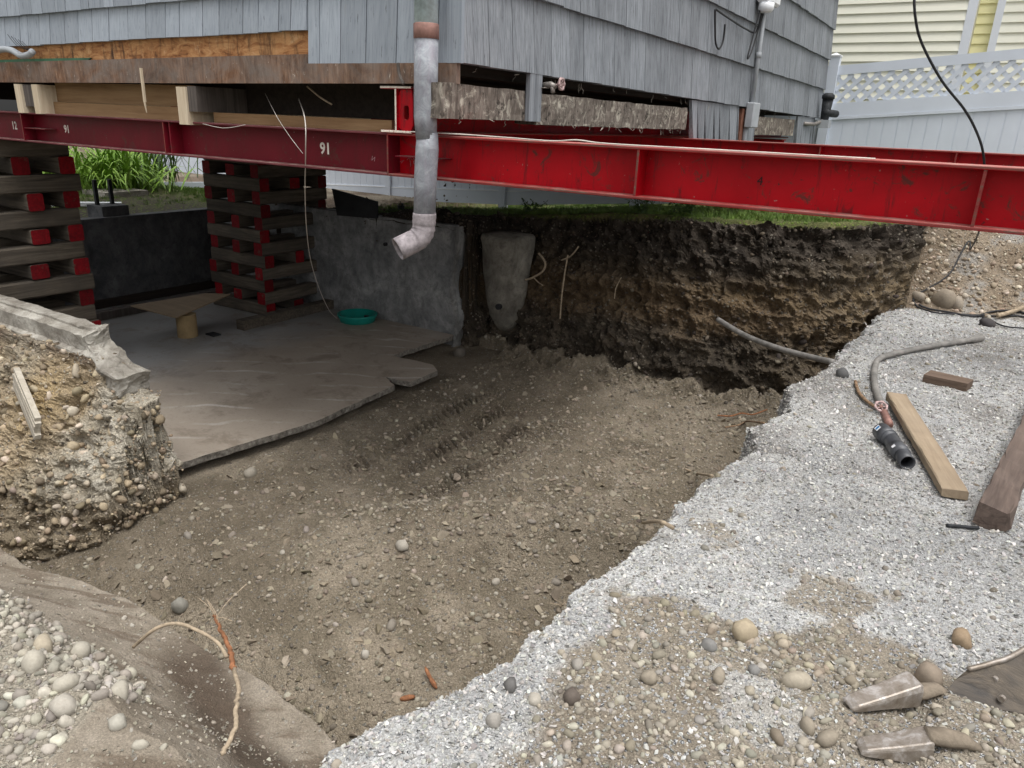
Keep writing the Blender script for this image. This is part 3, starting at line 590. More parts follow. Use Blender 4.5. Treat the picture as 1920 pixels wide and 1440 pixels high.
do_scatter('pit_pebbles','small',19000,W0*vis*(.4+.9*(TP[...,0]>-3)*(TP[...,1]>2.4)),.003,.020,[(.24,.205,.155),(.20,.17,.125),(.27,.235,.18),(.165,.14,.11),(.31,.275,.22)],5,'small brown pebbles strewn over the pit floor',3.6,.35,.18,.3,.08)
do_scatter('pit_clods','chip',5200,W0*vis*(.6+.6*(TP[...,1]>3)),.010,.045,[(.20,.165,.12),(.25,.21,.155),(.17,.14,.10),(.28,.24,.18)],8,'crumbled soil clods lying over the pit floor',2.6,.45,.12,.5)
do_scatter('pit_grit','chip',22000,(W0|(TR==6)|(TR==4)|(TR==3))*vis,.003,.009,BR,8,'coarse grit lying over the dug soil',1.5,.3,.2,.7,.1)
do_scatter('bank_stones','small',5200,(TR==2)*1.,.006,.034,[(.085,.066,.048),(.06,.048,.037),(.11,.085,.06),(.14,.115,.085),(.045,.036,.03)],5,'dark stones and clods stuck in the far soil bank',3.2,.45,.25,.5)
do_scatter('bank_crumbs','chip',26000,(TR==2)*1.+(TR==3)*.9,.004,.018,[(.075,.058,.042),(.10,.078,.055),(.055,.044,.034),(.14,.11,.08)],8,'crumbs of dark soil clinging to the cut banks',2.2,.35,.2,.9)
do_scatter('left_bank_stones','round',4200,(TR==3)*(TP[...,1]>1.6)*(TP[...,0]>-7.5),.006,.035,[(.36,.29,.20),(.30,.24,.165),(.42,.36,.28),(.24,.19,.13)],7,'pale pebbles bedded in the left soil bank',3.3,.4,.2,.4)
xm,ym_=TP[...,0],TP[...,1]
do_scatter('mound_pebbles','round',17000,(TR==4)*(1-.985*TFACE)*vis,.0026,.023,[(.35,.32,.265),(.42,.39,.33),(.30,.275,.23),(.25,.23,.195)],7,'pale dusty pebbles heaped on the near left mound',2.8,.25,.15,.35)
do_scatter('slope_pebbles','round',9000,(TR==6)*(TP[...,1]<11)*(TP[...,0]<3),.005,.034,[(.33,.27,.2),(.28,.22,.16),(.42,.37,.3)],7,'tan pebbles on the dirt slope behind the yard',2.6,.35,.2,.4)

RO=[me.copy() for me in ROUND]
for me in RO: me.name='stone'; me.materials.clear(); me.materials.append(MT['stone_o'])
def stone(x,y,s,col,label,group=None,z=None,asp=(1,1,1),rz=None,v=None,sink=.35):
    o=bpy.data.objects.new('stone',RO[random.randrange(7) if v is None else v]); COL.objects.link(o)
    zz=gz(x,y) if z is None else z
    o.location=(x,y,zz+s*.5*(1-sink)); o.scale=(s*asp[0],s*asp[1],s*asp[2]); o.rotation_euler=(random.gauss(0,.2),random.gauss(0,.2),random.random()*6.28 if rz is None else rz)
    o.color=(*col,1); tag(o,label,'stone',group); return o
# singular stones: (pixel x, pixel y, pixel width, plane z, colour, label)
BRN=(.26,.225,.175); GRY=(.20,.195,.185); PALE=(.38,.35,.29)
SING=[(1497,1258,50,0,(.34,.30,.235),'largest round brown cobble in the muddy strip of the yard'),
(1398,1172,48,0,(.36,.30,.21),'long tan stone at the edge of the white gravel'),
(1217,1258,34,0,BRN,'wedge-shaped brown stone left of the round cobble row'),
(1330,1203,28,0,GRY,'grey rounded stone above the row of cobbles'),
(1415,1247,26,0,GRY,'smooth grey stone second left of the largest cobble'),
(1350,1256,32,0,BRN,'tilted brown oval stone in the cobble row'),
(957,1276,28,0,(.12,.115,.11),'dark round stone near the pit edge in the foreground'),
(1003,1303,26,0,(.36,.33,.28),'pale brown stone beside the dark round stone'),
(1073,1296,32,0,(.11,.09,.075),'dark brown pointed stone in the foreground mud'),
(927,1341,30,0,(.30,.28,.25),'grey-tan oval stone low in the foreground'),
(1083,1240,24,0,(.27,.25,.22),'flat grey stone where mud meets gravel above the dark pointed stone'),
(1676,1288,30,0,BRN,'tan oval stone touching the upper bucket tooth'),
(1745,1257,44,0,(.24,.195,.15),'flat tan clod stone above the bucket plate'),
(1555,1370,38,0,BRN,'brown half-buried stone between the two bucket teeth'),
(1517,1352,28,0,BRN,'upright tan stone left of the lower tooth'),
(1460,1372,26,0,(.2,.165,.125),'brown conical stone at the foot of the mud patch'),
(1805,1190,34,0,(.27,.20,.13),'rust brown stone lying on white gravel near the bucket'),
(754,1018,30,FLOOR,(.35,.32,.27),'pale round stone on the pit floor above the ridge'),
(337,1133,28,FLOOR-.1,(.22,.21,.18),'round grey stone on the pit floor beyond the near mound'),
(734,1168,24,FLOOR,(.22,.195,.16),'brown stone in the middle of the near pit floor'),
(684,1225,18,FLOOR,(.37,.34,.29),'small pale stone on the near pit floor'),
(470,884,26,FLOOR,(.30,.27,.22),'lone stone beside the slab edge in the pit'),
(122,1267,38,.0,PALE,'biggest pale cobble on the left foreground mound'),
(150,1208,38,.0,PALE,'upper pale oval cobble on the left foreground mound'),
(222,1287,34,.0,PALE,'single pale egg-shaped cobble right of the pebble heap'),
(78,1201,34,.0,(.38,.33,.25),'yellowish pale cobble left of the upper oval one'),
(60,1232,34,.0,PALE,'flat pale cobble on the left edge of the pebble heap'),
(115,1312,40,.0,(.38,.35,.30),'broad flat pale stone in the centre of the pebble heap'),
(219,1345,28,.0,(.36,.34,.29),'angular pale stone at the lower right of the pebble heap'),
(262,1388,24,.0,PALE,'rounded pale stone at the bottom of the pebble heap'),
(1770,562,36,.12,(.25,.21,.16),'flat brown stone beside the bent cable'),
(1722,556,26,.12,(.27,.23,.18),'round tan stone left of the flat stone by the cable'),
(1793,570,26,.10,(.28,.24,.19),'tan cobble right of the flat stone by the cable'),
(1850,606,24,0,(.05,.045,.045),'dark stone on the grey dust under the cable'),
(1580,700,22,0,(.09,.09,.09),'dark grey stone left of the bent pipe'),
(1215,1155,18,0,(.22,.20,.17),'small cobble near the top of the mud strip')]
for (px,py,pw,pz,col,lab) in SING:
    p=hit(px,py,pw*.001)
    d=np.linalg.norm(p-EYE); s=pw/2*d/FPX*.97
    stone(p[0],p[1],s,col,lab,None,asp=(1,1.15,1.35 if pw<52 else 1.))
def label_where(px,py):
    if px<420 and py>1000: return 'towards the %s %s of the heap'%('upper' if py<1270 else 'lower','left' if px<110 else 'right' if px>220 else 'middle')
    if py>1080 and px>820: 
        return 'beside the bucket teeth' if px>1480 else 'in the stone row left of the bucket' if (px>1180 and 1180<py<1290) else 'near the pit edge' if px<1080 else 'above the stone row' if py<1180 else 'below the stone row'
    return 'near the slab' if px<700 and py<950 else 'at the foot of the far bank' if py<760 else 'in the shade by the gravel edge' if px>1050 else 'in the near part of the pit' if py>1050 else 'on the central dirt hump' if py>860 else 'beside the tyre tracks'
def stones_group(n,region,weight,smin,smax,cols,label,group,sink=.48):
    p,k=pick(n,weight); tn=tones(n,cols,.12)
    for i in range(n):
        s=smin*(smax/smin)**(RNG.random()**1.6); o=bpy.data.objects.new('stone',RO[i%7]); COL.objects.link(o)
        o.location=p[i]+TN.reshape(-1,3)[k[i]]*s*(.5-sink); o.scale=(s,s*(.85+.3*random.random()),s*(.8+.4*random.random())); o.rotation_euler=(random.gauss(0,.25),random.gauss(0,.25),random.random()*6.28)
        o.color=tuple(tn[i]); L_=sum(tn[i][:3])/3; rel=L_/np.mean([sum(c)/3 for c in cols])
        tone='darker' if rel<.92 else 'paler' if rel>1.08 else 'middling'; big='small' if s<(smin*smax)**.5 else 'large'
        q=M.T@(np.array(o.location)-EYE); px=960+q[0]/q[2]*FPX; py=720+q[1]/q[2]*FPX
        tag(o,label%(big,tone,label_where(px,py)),'stone',group)
G=lambda cx,cy,sx,sy:np.exp(-(((TP[...,0]-cx)/sx)**2+((TP[...,1]-cy)/sy)**2))
stones_group(75,4,(TR==4)*(1-.97*TFACE)*G(-1.95,.84,.4,.22),.011,.026,[(.40,.365,.305),(.34,.31,.26),(.44,.405,.35)],'%s %s dusty cobble on the left mound, %s','cobbles heaped on the left foreground mound')
stones_group(85,1,(TR==1)*(G(-.35,2.16,.42,.07)+.35*G(-.75,1.95,.25,.12)+.6*G(-.05,2.25,.2,.10))*(TMUD>.4),.012,.026,[(.27,.23,.175),(.24,.205,.155),(.31,.27,.205),(.21,.185,.145)],'%s %s brown stone in the yard mud, %s','brown stones in the muddy strip of the yard')
stones_group(80,0,W0*(G(-1.9,3.6,.6,.8)+.5*G(-2.6,2.6,1.2,.7)+.3*G(-2.,6.3,1.,.4)),.014,.032,[(.25,.22,.17),(.2,.18,.15),(.32,.29,.24)],'%s %s brown stone on the pit floor, %s','loose stones on the pit floor')

# ------------------------------------------------------------------ slab and foundation walls
SZ=-.77
def rough_poly(poly,amp,step=.05,seed=0,rough=None):
    out=[]
    for i in range(len(poly)):
        a=np.array(poly[i]); b=np.array(poly[(i+1)%len(poly)]); L=np.linalg.norm(b-a); n=max(1,int(L/step))
        am=amp if (rough is None or i in rough) else 0
        for k in range(n):
            p=a+(b-a)*k/n; q=fbm(np.array([[p[0],p[1],seed]]),9,3,5)[0]*am; nn=np.array([-(b-a)[1],(b-a)[0]])/L
            out.append(tuple(p+nn*q))
    return out
sp=[on(px,py,'z',SZ)[:2] for px,py in ((275,890),(593,790),(740,722),(723,707),(769,716),(820,695),(812,684),(737,667),(767,656),(848,630))]
poly=[(sp[0][0]-.02,2.60)]+[tuple(q) for q in sp[1:]]+[(-4.95,6.72),(-9.05,6.72),(-9.05,2.60)]
rp=rough_poly(poly,.018,.035,1,rough=range(0,9))
m=MB(); n=len(rp); m.prism([(x,y,SZ-.05) for x,y in rp],(0,0,.05)); m.mi=[1]+[0]+[1]*n
o=m.build('concrete_slab',['slab','slab_edge'],origin=(-7,4.6,SZ)); tag(o,'muddy concrete basement slab with a broken right edge, inside the foundation walls','slab')
def grid_wall(name,fn,nu,nv,mat,label,cat,amp,seed,smoothsh=False,freq=7):
    # fn(u,v)->front and back surface points; closed box grid displaced by noise
    U,V=np.meshgrid(np.linspace(0,1,nu),np.linspace(0,1,nv),indexing='ij'); F=np.array([[fn(u,v,0) for v in V[0]] for u in U[:,0]]); B=np.array([[fn(u,v,1) for v in V[0]] for u in U[:,0]])
    def dis(A):
        f=A.reshape(-1,3); am=np.clip(1-(-4.75-f[:,0])/.45,.22,1)[:,None] if name=='foundation_wall' and mat=='conc_pale' else 1; return (f+am*np.stack([fbm(f,freq,5,seed+j,g=.6) for j in range(3)],-1)*amp).reshape(A.shape)
    K=6; lay=[dis(F*(1-t)+B*t) for t in np.linspace(0,1,K)]; L=np.stack(lay)  # K,nu,nv,3
    m=MB(); ids=np.arange(K*nu*nv).reshape(K,nu,nv); m.v=[tuple(q) for q in L.reshape(-1,3)]
    def qd(a): 
        m.f+=[tuple(int(t) for t in q) for q in np.stack([a[:-1,:-1],a[1:,:-1],a[1:,1:],a[:-1,1:]],-1).reshape(-1,4)]
    qd(ids[0][:, ::-1]); qd(ids[-1]); qd(ids[:,0,:][:, ::-1]); qd(ids[:,-1,:]); qd(ids[:,:,0]); qd(ids[:,:,-1][:, ::-1])
    m.mi=[0]*len(m.f); o=m.build(name,mat,smooth=smoothsh); tag(o,label,cat); return o
def stubf(u,v,b):
    z=-.95+v*1.15; xe=np.interp(z,[-.95,-.7,-.4,-.25,-.03,.0,.07,.09,.21],[-4.33,-4.37,-4.46,-4.50,-4.44,-4.62,-4.74,-4.80,-4.80])
    y0=2.44 if not b else 2.66
    if z>.06: y0 = 2.47 if not b else 2.63
    if z>.17 and not b: y0=2.53
    return (-9.3+(xe+9.3)*(1-(1-u)**2.2),y0,z)
grid_wall('foundation_wall',stubf,260,70,'conc_pale','pale broken end of the near concrete foundation wall above the left soil bank','wall',.05,3,freq=11)
m=MB(); m.bar((-9.2,2.60,.235),(-4.83,2.60,.225),.06,.05); 
def farf(u,v,b):
    z=-.9+v*(1.36+.02*u); return (-9.1+(4.17+.03*math.sin(z*9))*u, 6.70 if not b else 6.86, z)
grid_wall('foundation_wall',lambda u,v,b:(-4.965+.03*u+.03*math.sin(v*9),6.66 if not b else 6.88,-.92+v*1.39),6,60,'conc_end','rough pale broken end edge of the back foundation wall','wall',.03,12,freq=12)
grid_wall('foundation_wall',farf,110,40,'conc_far','grey stained concrete foundation wall at the back of the basement, cut off at its right end','wall',.014,8,freq=4)
m=MB(); m.box(-9.2,-9.03,2.7,6.68,-.9,.30)
o=m.build('foundation_wall','conc_dark'); tag(o,'dark damp side foundation wall below the green plants','wall')
m=MB(); m.tube([(-5.98,6.70,.16),(-5.98,6.67,.16)],.022,12); tag(m.build('wall_sleeve','black'),'small round black pipe hole in the grey back foundation wall','pipe')
m=MB(); m.box(-9.02,-8.97,4.0,6.6,SZ,SZ+.10); tag(m.build('floor_beam','dark_wood'),'long dark board lying along the foot of the damp side wall','board')
m=MB(); m.box(-8.55,-8.45,3.4,6.2,SZ,SZ+.09); tag(m.build('floor_plank','old_joist'),'old grey plank lying on the slab beside the side wall','plank')
# half-round concrete pier in the bank
m=MB(); pc=(-4.50,7.06,-.68); m.lathe(pc,[(.09,0),(.15,.08),(.19,.18),(.205,.24),(.215,.25),(.235,.42),(.262,.62),(.275,.78),(.29,.95),(.30,1.05),(.285,1.08),(.05,1.09)],40); m.v=[tuple(np.array(q)+.03*np.array([fbm(np.array([q]),5,4,61+j)[0] for j in range(3)])) for q in m.v]
pt=thing('concrete_pier','tapered half-buried concrete pier with a small round hole in the dark soil bank','pier',pc)
o=m.build('pier_body','conc_pier',pt,True); m=MB(); m.tube([(-4.44,6.80,-.37),(-4.45,6.92,-.37)],.033,14); m.build('pipe_hole','black',pt)
# rubble at the wall end
m=MB(); 
p=on(862,655,'z',-.83); stone(p[0],p[1],.09,(.13,.115,.095),'broken concrete lump at the foot of the back foundation wall end',sink=.45)

# ------------------------------------------------------------------ house
HX,HY0,HY1,HXL=-2.25,3.05,11.24,-9.3
house=thing('house','raised old house with grey shingle walls, its floor bare above red steel beams','house',(-6,7,1.75))
ZB=1.843; EXP=.362
def shingle_wall(side):
    wl=MB()
    if side=='right': wl.box(HX-.13,HX-.045,HY0+.05,HY1-.02,1.86,5.2)
    else: wl.box(HXL,HX-.06,HY0+.045,HY0+.12,1.99,5.2)
    w_=wl.build('side_wall' if side=='right' else 'front_wall','shake_'+('right' if side=='right' else 'left'),house)
    me_cache={}
    def shake(a0,a1,z0,z1,th):
        g=.0022 if side=='right' else .0032; b=th
        # butt thick at the bottom, thin at the top, leaning against the course above
        if side=='right': v=[(HX-.045,a0+g,z0),(HX-.045,a1-g,z0),(HX+b,a1-g,z0),(HX+b,a0+g,z0),(HX-.045,a0+g,z1),(HX-.045,a1-g,z1),(HX+.004-.012,a1-g,z1),(HX+.004-.012,a0+g,z1)]
        else: v=[(a1-g,HY0+.044,z0),(a0+g,HY0+.044,z0),(a0+g,HY0-b,z0),(a1-g,HY0-b,z0),(a1-g,HY0+.044,z1),(a0+g,HY0+.044,z1),(a0+g,HY0+.008,z1),(a1-g,HY0+.008,z1)]
        q=MB(); q.hexa(v); return q.build('shingle','shake_'+side,w_)
    if side=='right':
        for r in range(6):
            a=HY0-.02
            while a<HY1:
                wd=random.uniform(.17,.27); b=min(a+wd,HY1)
                if HY1-b<.06: b=HY1
                sag=-.0075*(a-HY0); z0=ZB+r*EXP+sag+random.uniform(-.003,.003); shake(a,b,z0,z0+EXP+.03,.022+random.uniform(-.003,.003)); a=b+.0005
                if r>=4: pass
    else:
        for r in range(3):
            a=HX-.012
            while a>-7.6:
                wd=random.uniform(.09,.22); b=a-wd; sag=-.010*(HX-a); z0=ZB+r*EXP+sag+random.uniform(-.002,.002)
                if r==0 and a<-3.22: z0=ZB+.175+sag*1.3+random.uniform(-.003,.003)
                elif r==0 and b<-3.235: b=-3.235
                shake(b,a,z0,ZB+(r+1)*EXP+sag+.03,.018+random.uniform(-.002,.002)); a=b-.0005
shingle_wall('right'); shingle_wall('left')
m=MB(); m.box(HX-.055,HX+.020,HY0-.024,HY0-.021,ZB-.002,5.2); m.box(HX-.012,HX+.026,HY0-.0215,HY0+.0,ZB-.002,5.2); m.build('corner_board','shake_left',house)
m=MB(); m.box(-7.6,-3.236,HY0+.012,HY0+.043,1.84,2.10); m.build('sheathing_board','sheathing',house)
m=MB(); m.prism([(-9.5,HY0-.022,1.705),(-4.4,HY0-.022,1.735),(HX-.0,HY0-.022,1.752),(HX-.0,HY0-.022,1.842),(-3.24,HY0-.022,1.842),(-3.24,HY0-.022,1.888),(-9.5,HY0-.022,1.835)],(0,.03,0)); m.build('rim_board','rim',house)
m=MB(); m.prism([(-7.6,HY0-.004,1.835),(-5.35,HY0-.004,1.868),(-5.30,HY0-.004,1.885),(-5.75,HY0-.004,1.885),(-6.2,HY0-.004,1.883),(-7.6,HY0-.004,1.865)],(0,.012,0)); m.build('green_flashing','green_flash',house)
m=MB(); m.box(-4.72,-4.705,HY0-.035,HY0-.0225,1.62,1.82); m.prism([(-4.72,HY0-.034,1.62),(-4.705,HY0-.034,1.62),(-4.709,HY0-.03,1.555)],(0,.006,0)); m.build('wood_splinter','new_lumber_end',house)
m=MB(); m.box(HXL,HX-.14,HY0+.13,HY1-.05,1.80,1.86); m.build('floor_underside','dark_wood',house)
m=MB(); m.box(HXL,HXL+.1,HY0,HY1,1.86,5.2); m.box(HXL,HX-.14,HY1-.12,HY1-.02,1.86,5.2); m.build('back_walls','shake_right',house)
m=MB(); m.box(HXL-.1,HX+.1,HY0-.1,HY1+.1,5.2,5.3); m.prism([(HXL-.3,HY0-.3,5.3),(HXL-.3,HY1+.3,5.3),(HXL-.3,(HY0+HY1)/2,8)],(HX-HXL+.6,0,0)); m.build('roof','old_joist',house)
# joists
def joist(x,full=True):
    q=MB(); q.box(x-.022,x+.022,HY0+.55,HY1-.2,1.60,1.80); q.build('floor_joist','dark_wood',house)
for x in (-2.95,-3.4,-3.85,-4.8,-5.25,-5.7,-6.6,-7.05,-7.5,-7.95,-8.4,-8.85,-9.3): joist(x)
for (x0,x1) in ((-6.32,-6.235),(-6.075,-6.0)):
    q=MB(); q.box(x0,x1,HY0-.03,HY0+1.6,1.512,1.712); q.build('new_joist','new_lumber_end',house)
q=MB(); q.box(-6.233,-6.078,HY0-.012,HY0+3,1.56,1.71); q.build('old_joist','old_joist',house)
q=MB(); q.box(-4.375,-4.285,HY0-.03,HY0+1.6,1.497,1.715); q.build('new_joist','new_lumber_end',house)
q=MB(); q.box(-4.283,-4.20,HY0-.018,HY0+3,1.575,1.72); q.build('old_joist','old_joist',house)
q=MB(); q.box(-5.998,-4.377,HY0+.10,HY0+.145,1.60,1.73); q.build('blocking','new_lumber',house)
q=MB(); q.box(-5.998,-4.377,HY0+.07,HY0+.115,1.516,1.598); q.build('blocking','new_lumber',house)
q=MB(); q.box(-4.198,-2.75,HY0+.09,HY0+.20,1.516,1.575); q.build('blocking','new_lumber',house)
q=MB(); q.box(-4.198,-2.75,HY0+.35,HY0+.40,1.577,1.79); q.build('header_board','dark_wood',house)
# timbers under the side wall
def sill(y0,y1,z0,z1,n,end=True,x=HX-.005,w=.15):
    def f(u,v,b):
        return (x-w*b, y0+(y1-y0)*u, z0+(z1-z0)*v)
    U=np.linspace(0,1,n); m=MB()
    ring=[]
    for u in U:
        for (bx,bz) in [(0,0),(0,.2),(0,.4),(0,.6),(0,.8),(0,1),(.5,1),(1,1),(1,0),(.5,0)]:
            p=np.array(f(u,bz,bx)); q=fbm(p[None],16,3,3)[0]; q2=fbm(p[None],8,3,13)[0]; edge=(bz in(0,1))
            ring.append((p[0]+.010*q,p[1]+(.02*q2 if u in(0,1) else 0),p[2]+(.007*q2 if edge else 0)))
    k=10; m.v=ring; m.f=[(i*k+j,(i+1)*k+j,(i+1)*k+(j+1)%k,i*k+(j+1)%k) for i in range(n-1) for j in range(k)]+[tuple(range(k)),tuple((n-1)*k+j for j in range(k))[::-1]]
    m.mi=[0]*len(m.f); return m.build('sill_timber','old_sill',house)
sill(2.925,3.655,1.598,1.752,24); sill(3.79,6.15,1.582,1.745,60); sill(8.15,9.88,1.553,1.735,30,w=.12)
q=MB(); q.box(HX-.004,HX+.022,3.658,3.785,1.598,1.842); q.build('bib_board','shake_right',house)
def skirt(y0,y1,z0,z1,skew=0):
    a=y0
    while a<y1-.02:
        b=min(a+random.uniform(.14,.3),y1); q=MB(); t=.016+random.random()*.006
        q.hexa([(HX-.02,a+skew,z0),(HX-.02,b-.003+skew*.5,z0+random.uniform(-.01,.01)),(HX+t,b-.003+skew*.5,z0),(HX+t,a+skew,z0),(HX-.02,a,z1),(HX-.02,b-.003,z1),(HX+.004,b-.003,z1),(HX+.004,a,z1)][::1]); q.build('skirt_shingle','shake_right',house); a=b
skirt(6.21,7.52,1.44,1.81,.12); skirt(7.80,8.12,1.44,1.80,0); skirt(9.98,10.95,1.44,1.78,.05)
q=MB(); q.box(HX-.05,HX+.010,7.62,7.73,1.44,1.79); q.build('rusty_post','rusty',house)
# tattered fibres under the courses
def webs(n,y0,y1,z,name,dz=.05,xx=HX-.03):
    m=MB()
    for _ in range(n):
        y=random.uniform(y0,y1); L=random.uniform(.01,dz); zz=z(y); p=[(xx+random.uniform(-.03,.03),y,zz)]
        for k in range(3): p.append((p[-1][0]+random.gauss(0,.006),p[-1][1]+random.gauss(0,.012),p[-1][2]-L/3))
        m.tube(p,[.0014,.0016,.0024,.0008],4)
    o=m.build(name,'web',house); o['kind']='stuff'; return o
webs(45,3.1,9.8,lambda y:1.835-.0075*(y-3.05),'torn_fibres',.07); webs(28,2.95,6.1,lambda y:1.602-.008*(y-3),'hanging_debris',.045,HX-.01)
# tap on bib board
def tap(name,label,c,s,mat,wheel):
    t=thing(name,label,'tap',c); x,y,z=c
    q=MB(); q.tube([(x,y,z),(x+.05*s,y,z),(x+.085*s,y,z-.01)],[.014*s,.02*s,.016*s],10); q.tube([(x+.06*s,y,z),(x+.075*s,y-.01,z-.045*s)],[.014*s,.013*s],10); q.lathe((x+.004,y,z-.02*s),[(.03*s,0),(.03*s,.004)],12); q.build('body',mat,t,True)
    q=MB(); cx=(x+.13*s,y-.01,z+.004)
    q.tube([(x+.085*s,y,z),(cx[0],y,z)],.006*s,8)
    ring=[(cx[0],cx[1]+.031*s*math.cos(a),cx[2]+.031*s*math.sin(a)) for a in np.linspace(0,2*math.pi,19)]
    q.tube(ring,[.007*s if i%3 else .011*s for i in range(19)],6,False)
    for a in range(5): q.tube([cx,(cx[0],cx[1]+.03*s*math.cos(a*1.256),cx[2]+.03*s*math.sin(a*1.256))],.004*s,5)
    q.build('hand_wheel',wheel,t,True); return t
tap('garden_tap','old garden tap with a pinkish round wheel on the grey board below the shingles',(HX+.022,3.80,1.79),.9,'brass','valve')
# meter box, conduit, junction box, small hooks
e=thing('service_box','white electrical box high on the side wall above the conduit','electrical box',(HX+.05,7.72,2.72))
q=MB(); q.box(HX+.02,HX+.14,7.55,7.95,2.70,3.0); q.build('box_body','vinyl_w',e,bevel=.02); q=MB(); q.lathe((HX+.10,7.62,2.62),[(.05,0),(.07,.03),(.07,.08)],16); q.build('bulb_cover','vinyl_w',e,True)
q=MB(); q.tube([(HX+.045,7.78,2.71),(HX+.045,7.78,1.86)],.022,12); q.lathe((HX+.045,7.78,2.25),[(.028,0),(.028,.05)],12); tag(q.build('conduit','grey_pvc',smooth=True),'vertical grey conduit pipe running down the shingle wall','conduit')
q=MB(); q.box(HX+.023,HX+.10,7.68,7.90,1.62,1.85); tag(q.build('junction_box','grey_pvc',bevel=.008),'square grey junction box at the foot of the conduit','junction box')
q=MB(); q.tube([(HX+.03,7.74,1.62),(HX+.03,7.74,1.44)],.022,12); tag(q.build('conduit','grey_pvc',smooth=True),'short grey conduit stub below the junction box','conduit')
def drape(pts,r,res=8):
    cv=curve(pts,res); A=np.array([tuple(p) for p in cv]); z,_=H(A[:,0],A[:,1]); A[:,2]=np.maximum(A[:,2],z+r+.010*(A[:,1]>7.6)); return [Vector(p) for p in A]
def cable(name,pts,r,mat,label,cat='cable',n=10,res=8,ground=False):
    q=MB(); q.tube(drape(pts,r if not hasattr(r,'__len__') else max(r),res) if ground else curve(pts,res),r,n); return tag(q.build(name,mat,smooth=True),label,cat)
cable('wire_loop',[(HX+.03,6.44,2.50),(HX+.035,6.47,2.38),(HX+.04,6.52,2.26),(HX+.04,6.62,2.225),(HX+.04,6.70,2.29),(HX+.04,6.70,2.42)],.008,'black','black cable end looped against the shingles')
cable('wall_cable',[(HX+.03,6.46,2.50),(HX+.035,6.8,2.475),(HX+.035,7.3,2.45),(HX+.04,7.62,2.46),(HX+.05,7.68,2.62),(HX+.05,7.68,2.72)],.008,'black','black cable running along a shingle course to the white box')
cable('hanging_cable',[(HX+.06,7.60,2.68),(HX+.05,7.50,2.4),(HX+.05,7.42,2.22),(HX+.05,7.52,2.28),(HX+.05,7.66,2.5),(HX+.06,7.74,2.68)],.007,'black','black cable hanging in a narrow loop under the white box')
g=thing('gas_fitting','black iron valve fitting at the far corner of the house','valve',(HX+.03,10.75,1.70))
q=MB(); q.tube([(HX+.02,10.3,1.70),(HX+.05,10.75,1.70),(HX+.12,10.95,1.76)],.022,10); q.build('pipe','brass',g,True)
q=MB(); q.tube([(HX+.12,10.95,1.74),(HX+.12,10.98,2.02)],[.05,.07],12); q.tube([(HX+.12,10.9,1.85),(HX+.22,11.15,1.84)],[.05,.045],12); q.lathe((HX+.12,10.97,2.02),[(.08,0),(.08,.04),(.05,.07)],12); q.build('valve_body','cast',g,True); q=MB(); q.box(HX+.05,HX+.2,10.85,11.02,1.66,1.76); q.build('collar','grey_pvc',g)
# grey flexible conduit at the left edge of the front wall
cable('flexible_conduit',[(-8.0,HY0-.05,1.93),(-6.7,HY0-.05,1.92),(-6.35,HY0-.055,1.945),(-6.2,HY0-.06,1.935),(-6.08,HY0-.06,1.90),(-5.95,HY0-.07,1.905),(-5.90,HY0-.07,1.925)],.022,'grey_pvc','grey conduit bending along the bare sheathing at the left','conduit')
q=MB(); 
for a in range(5): q.tube(curve([(-5.90,HY0-.07,1.925),(-5.93-.03*a,HY0-.09,1.96),(-6.0-.045*a,HY0-.08,1.99+.012*a)],4),.002,5)
tag(q.build('wire_ends','black'),'frayed thin wire ends sticking out of the grey conduit','wire')

# downspout
d=thing('downspout','weathered grey metal downspout with a bent outlet hanging at the house corner','downspout',(-2.37,2.95,.95))
def corrugated(p,q_,r,n=40):
    p=Vector(p);q_=Vector(q_); return p,q_
q=MB(); q.tube([(-2.363,2.945,1.995),(-2.363,2.945,3.4)],.055,20); q.build('upper_pipe','patina',d,True)
q=MB(); q.lathe((-2.363,2.945,1.935),[(.055,0),(.059,.003),(.059,.062),(.055,.066)],24); q.build('band','copper_band',d,True)
q=MB(); q.tube([(-2.363,2.945,1.936),(-2.365,2.945,1.75),(-2.368,2.945,1.60),(-2.362,2.945,1.50)],[.056,.056,.055,.050],20); q.build('middle_pipe','galv',d,True)
q=MB(); q.tube([(-2.360,2.95,1.53),(-2.362,2.95,1.45),(-2.373,2.95,1.30),(-2.378,2.95,1.13)],[.050,.0555,.0555,.054],20); q.build('lower_pipe','galv',d,True)
q=MB(); pts=[(-2.378,2.95,1.150)]+[(-2.378-.001*i,2.95,1.140-.011*i) for i in range(5)]; rs=[.0575]+[.0575-.0+(.002 if i%2 else 0) for i in range(5)]
for i in range(9):
    a=i/8*math.radians(52); pts.append((-2.383-.06*(1-math.cos(a)),2.95-.085*(1-math.cos(a)),1.083-.085*math.sin(a))); rs.append(.056+(.0035 if i%2 else -.001))
L_=Vector(pts[-1]); dd=Vector(pts[-1])-Vector(pts[-2]); dd.normalize(); dd=Vector((-.47,-.78,-.40)).normalized(); 
for q_ in (.02,.04,.06,.085,.105): pts.append(tuple(L_+dd*q_)); rs.append(.0575)
q.tube(pts,rs,24,False); o=q.build('elbow','galv_rust',d,True); md=o.modifiers.new('wall','SOLIDIFY'); md.thickness=.003

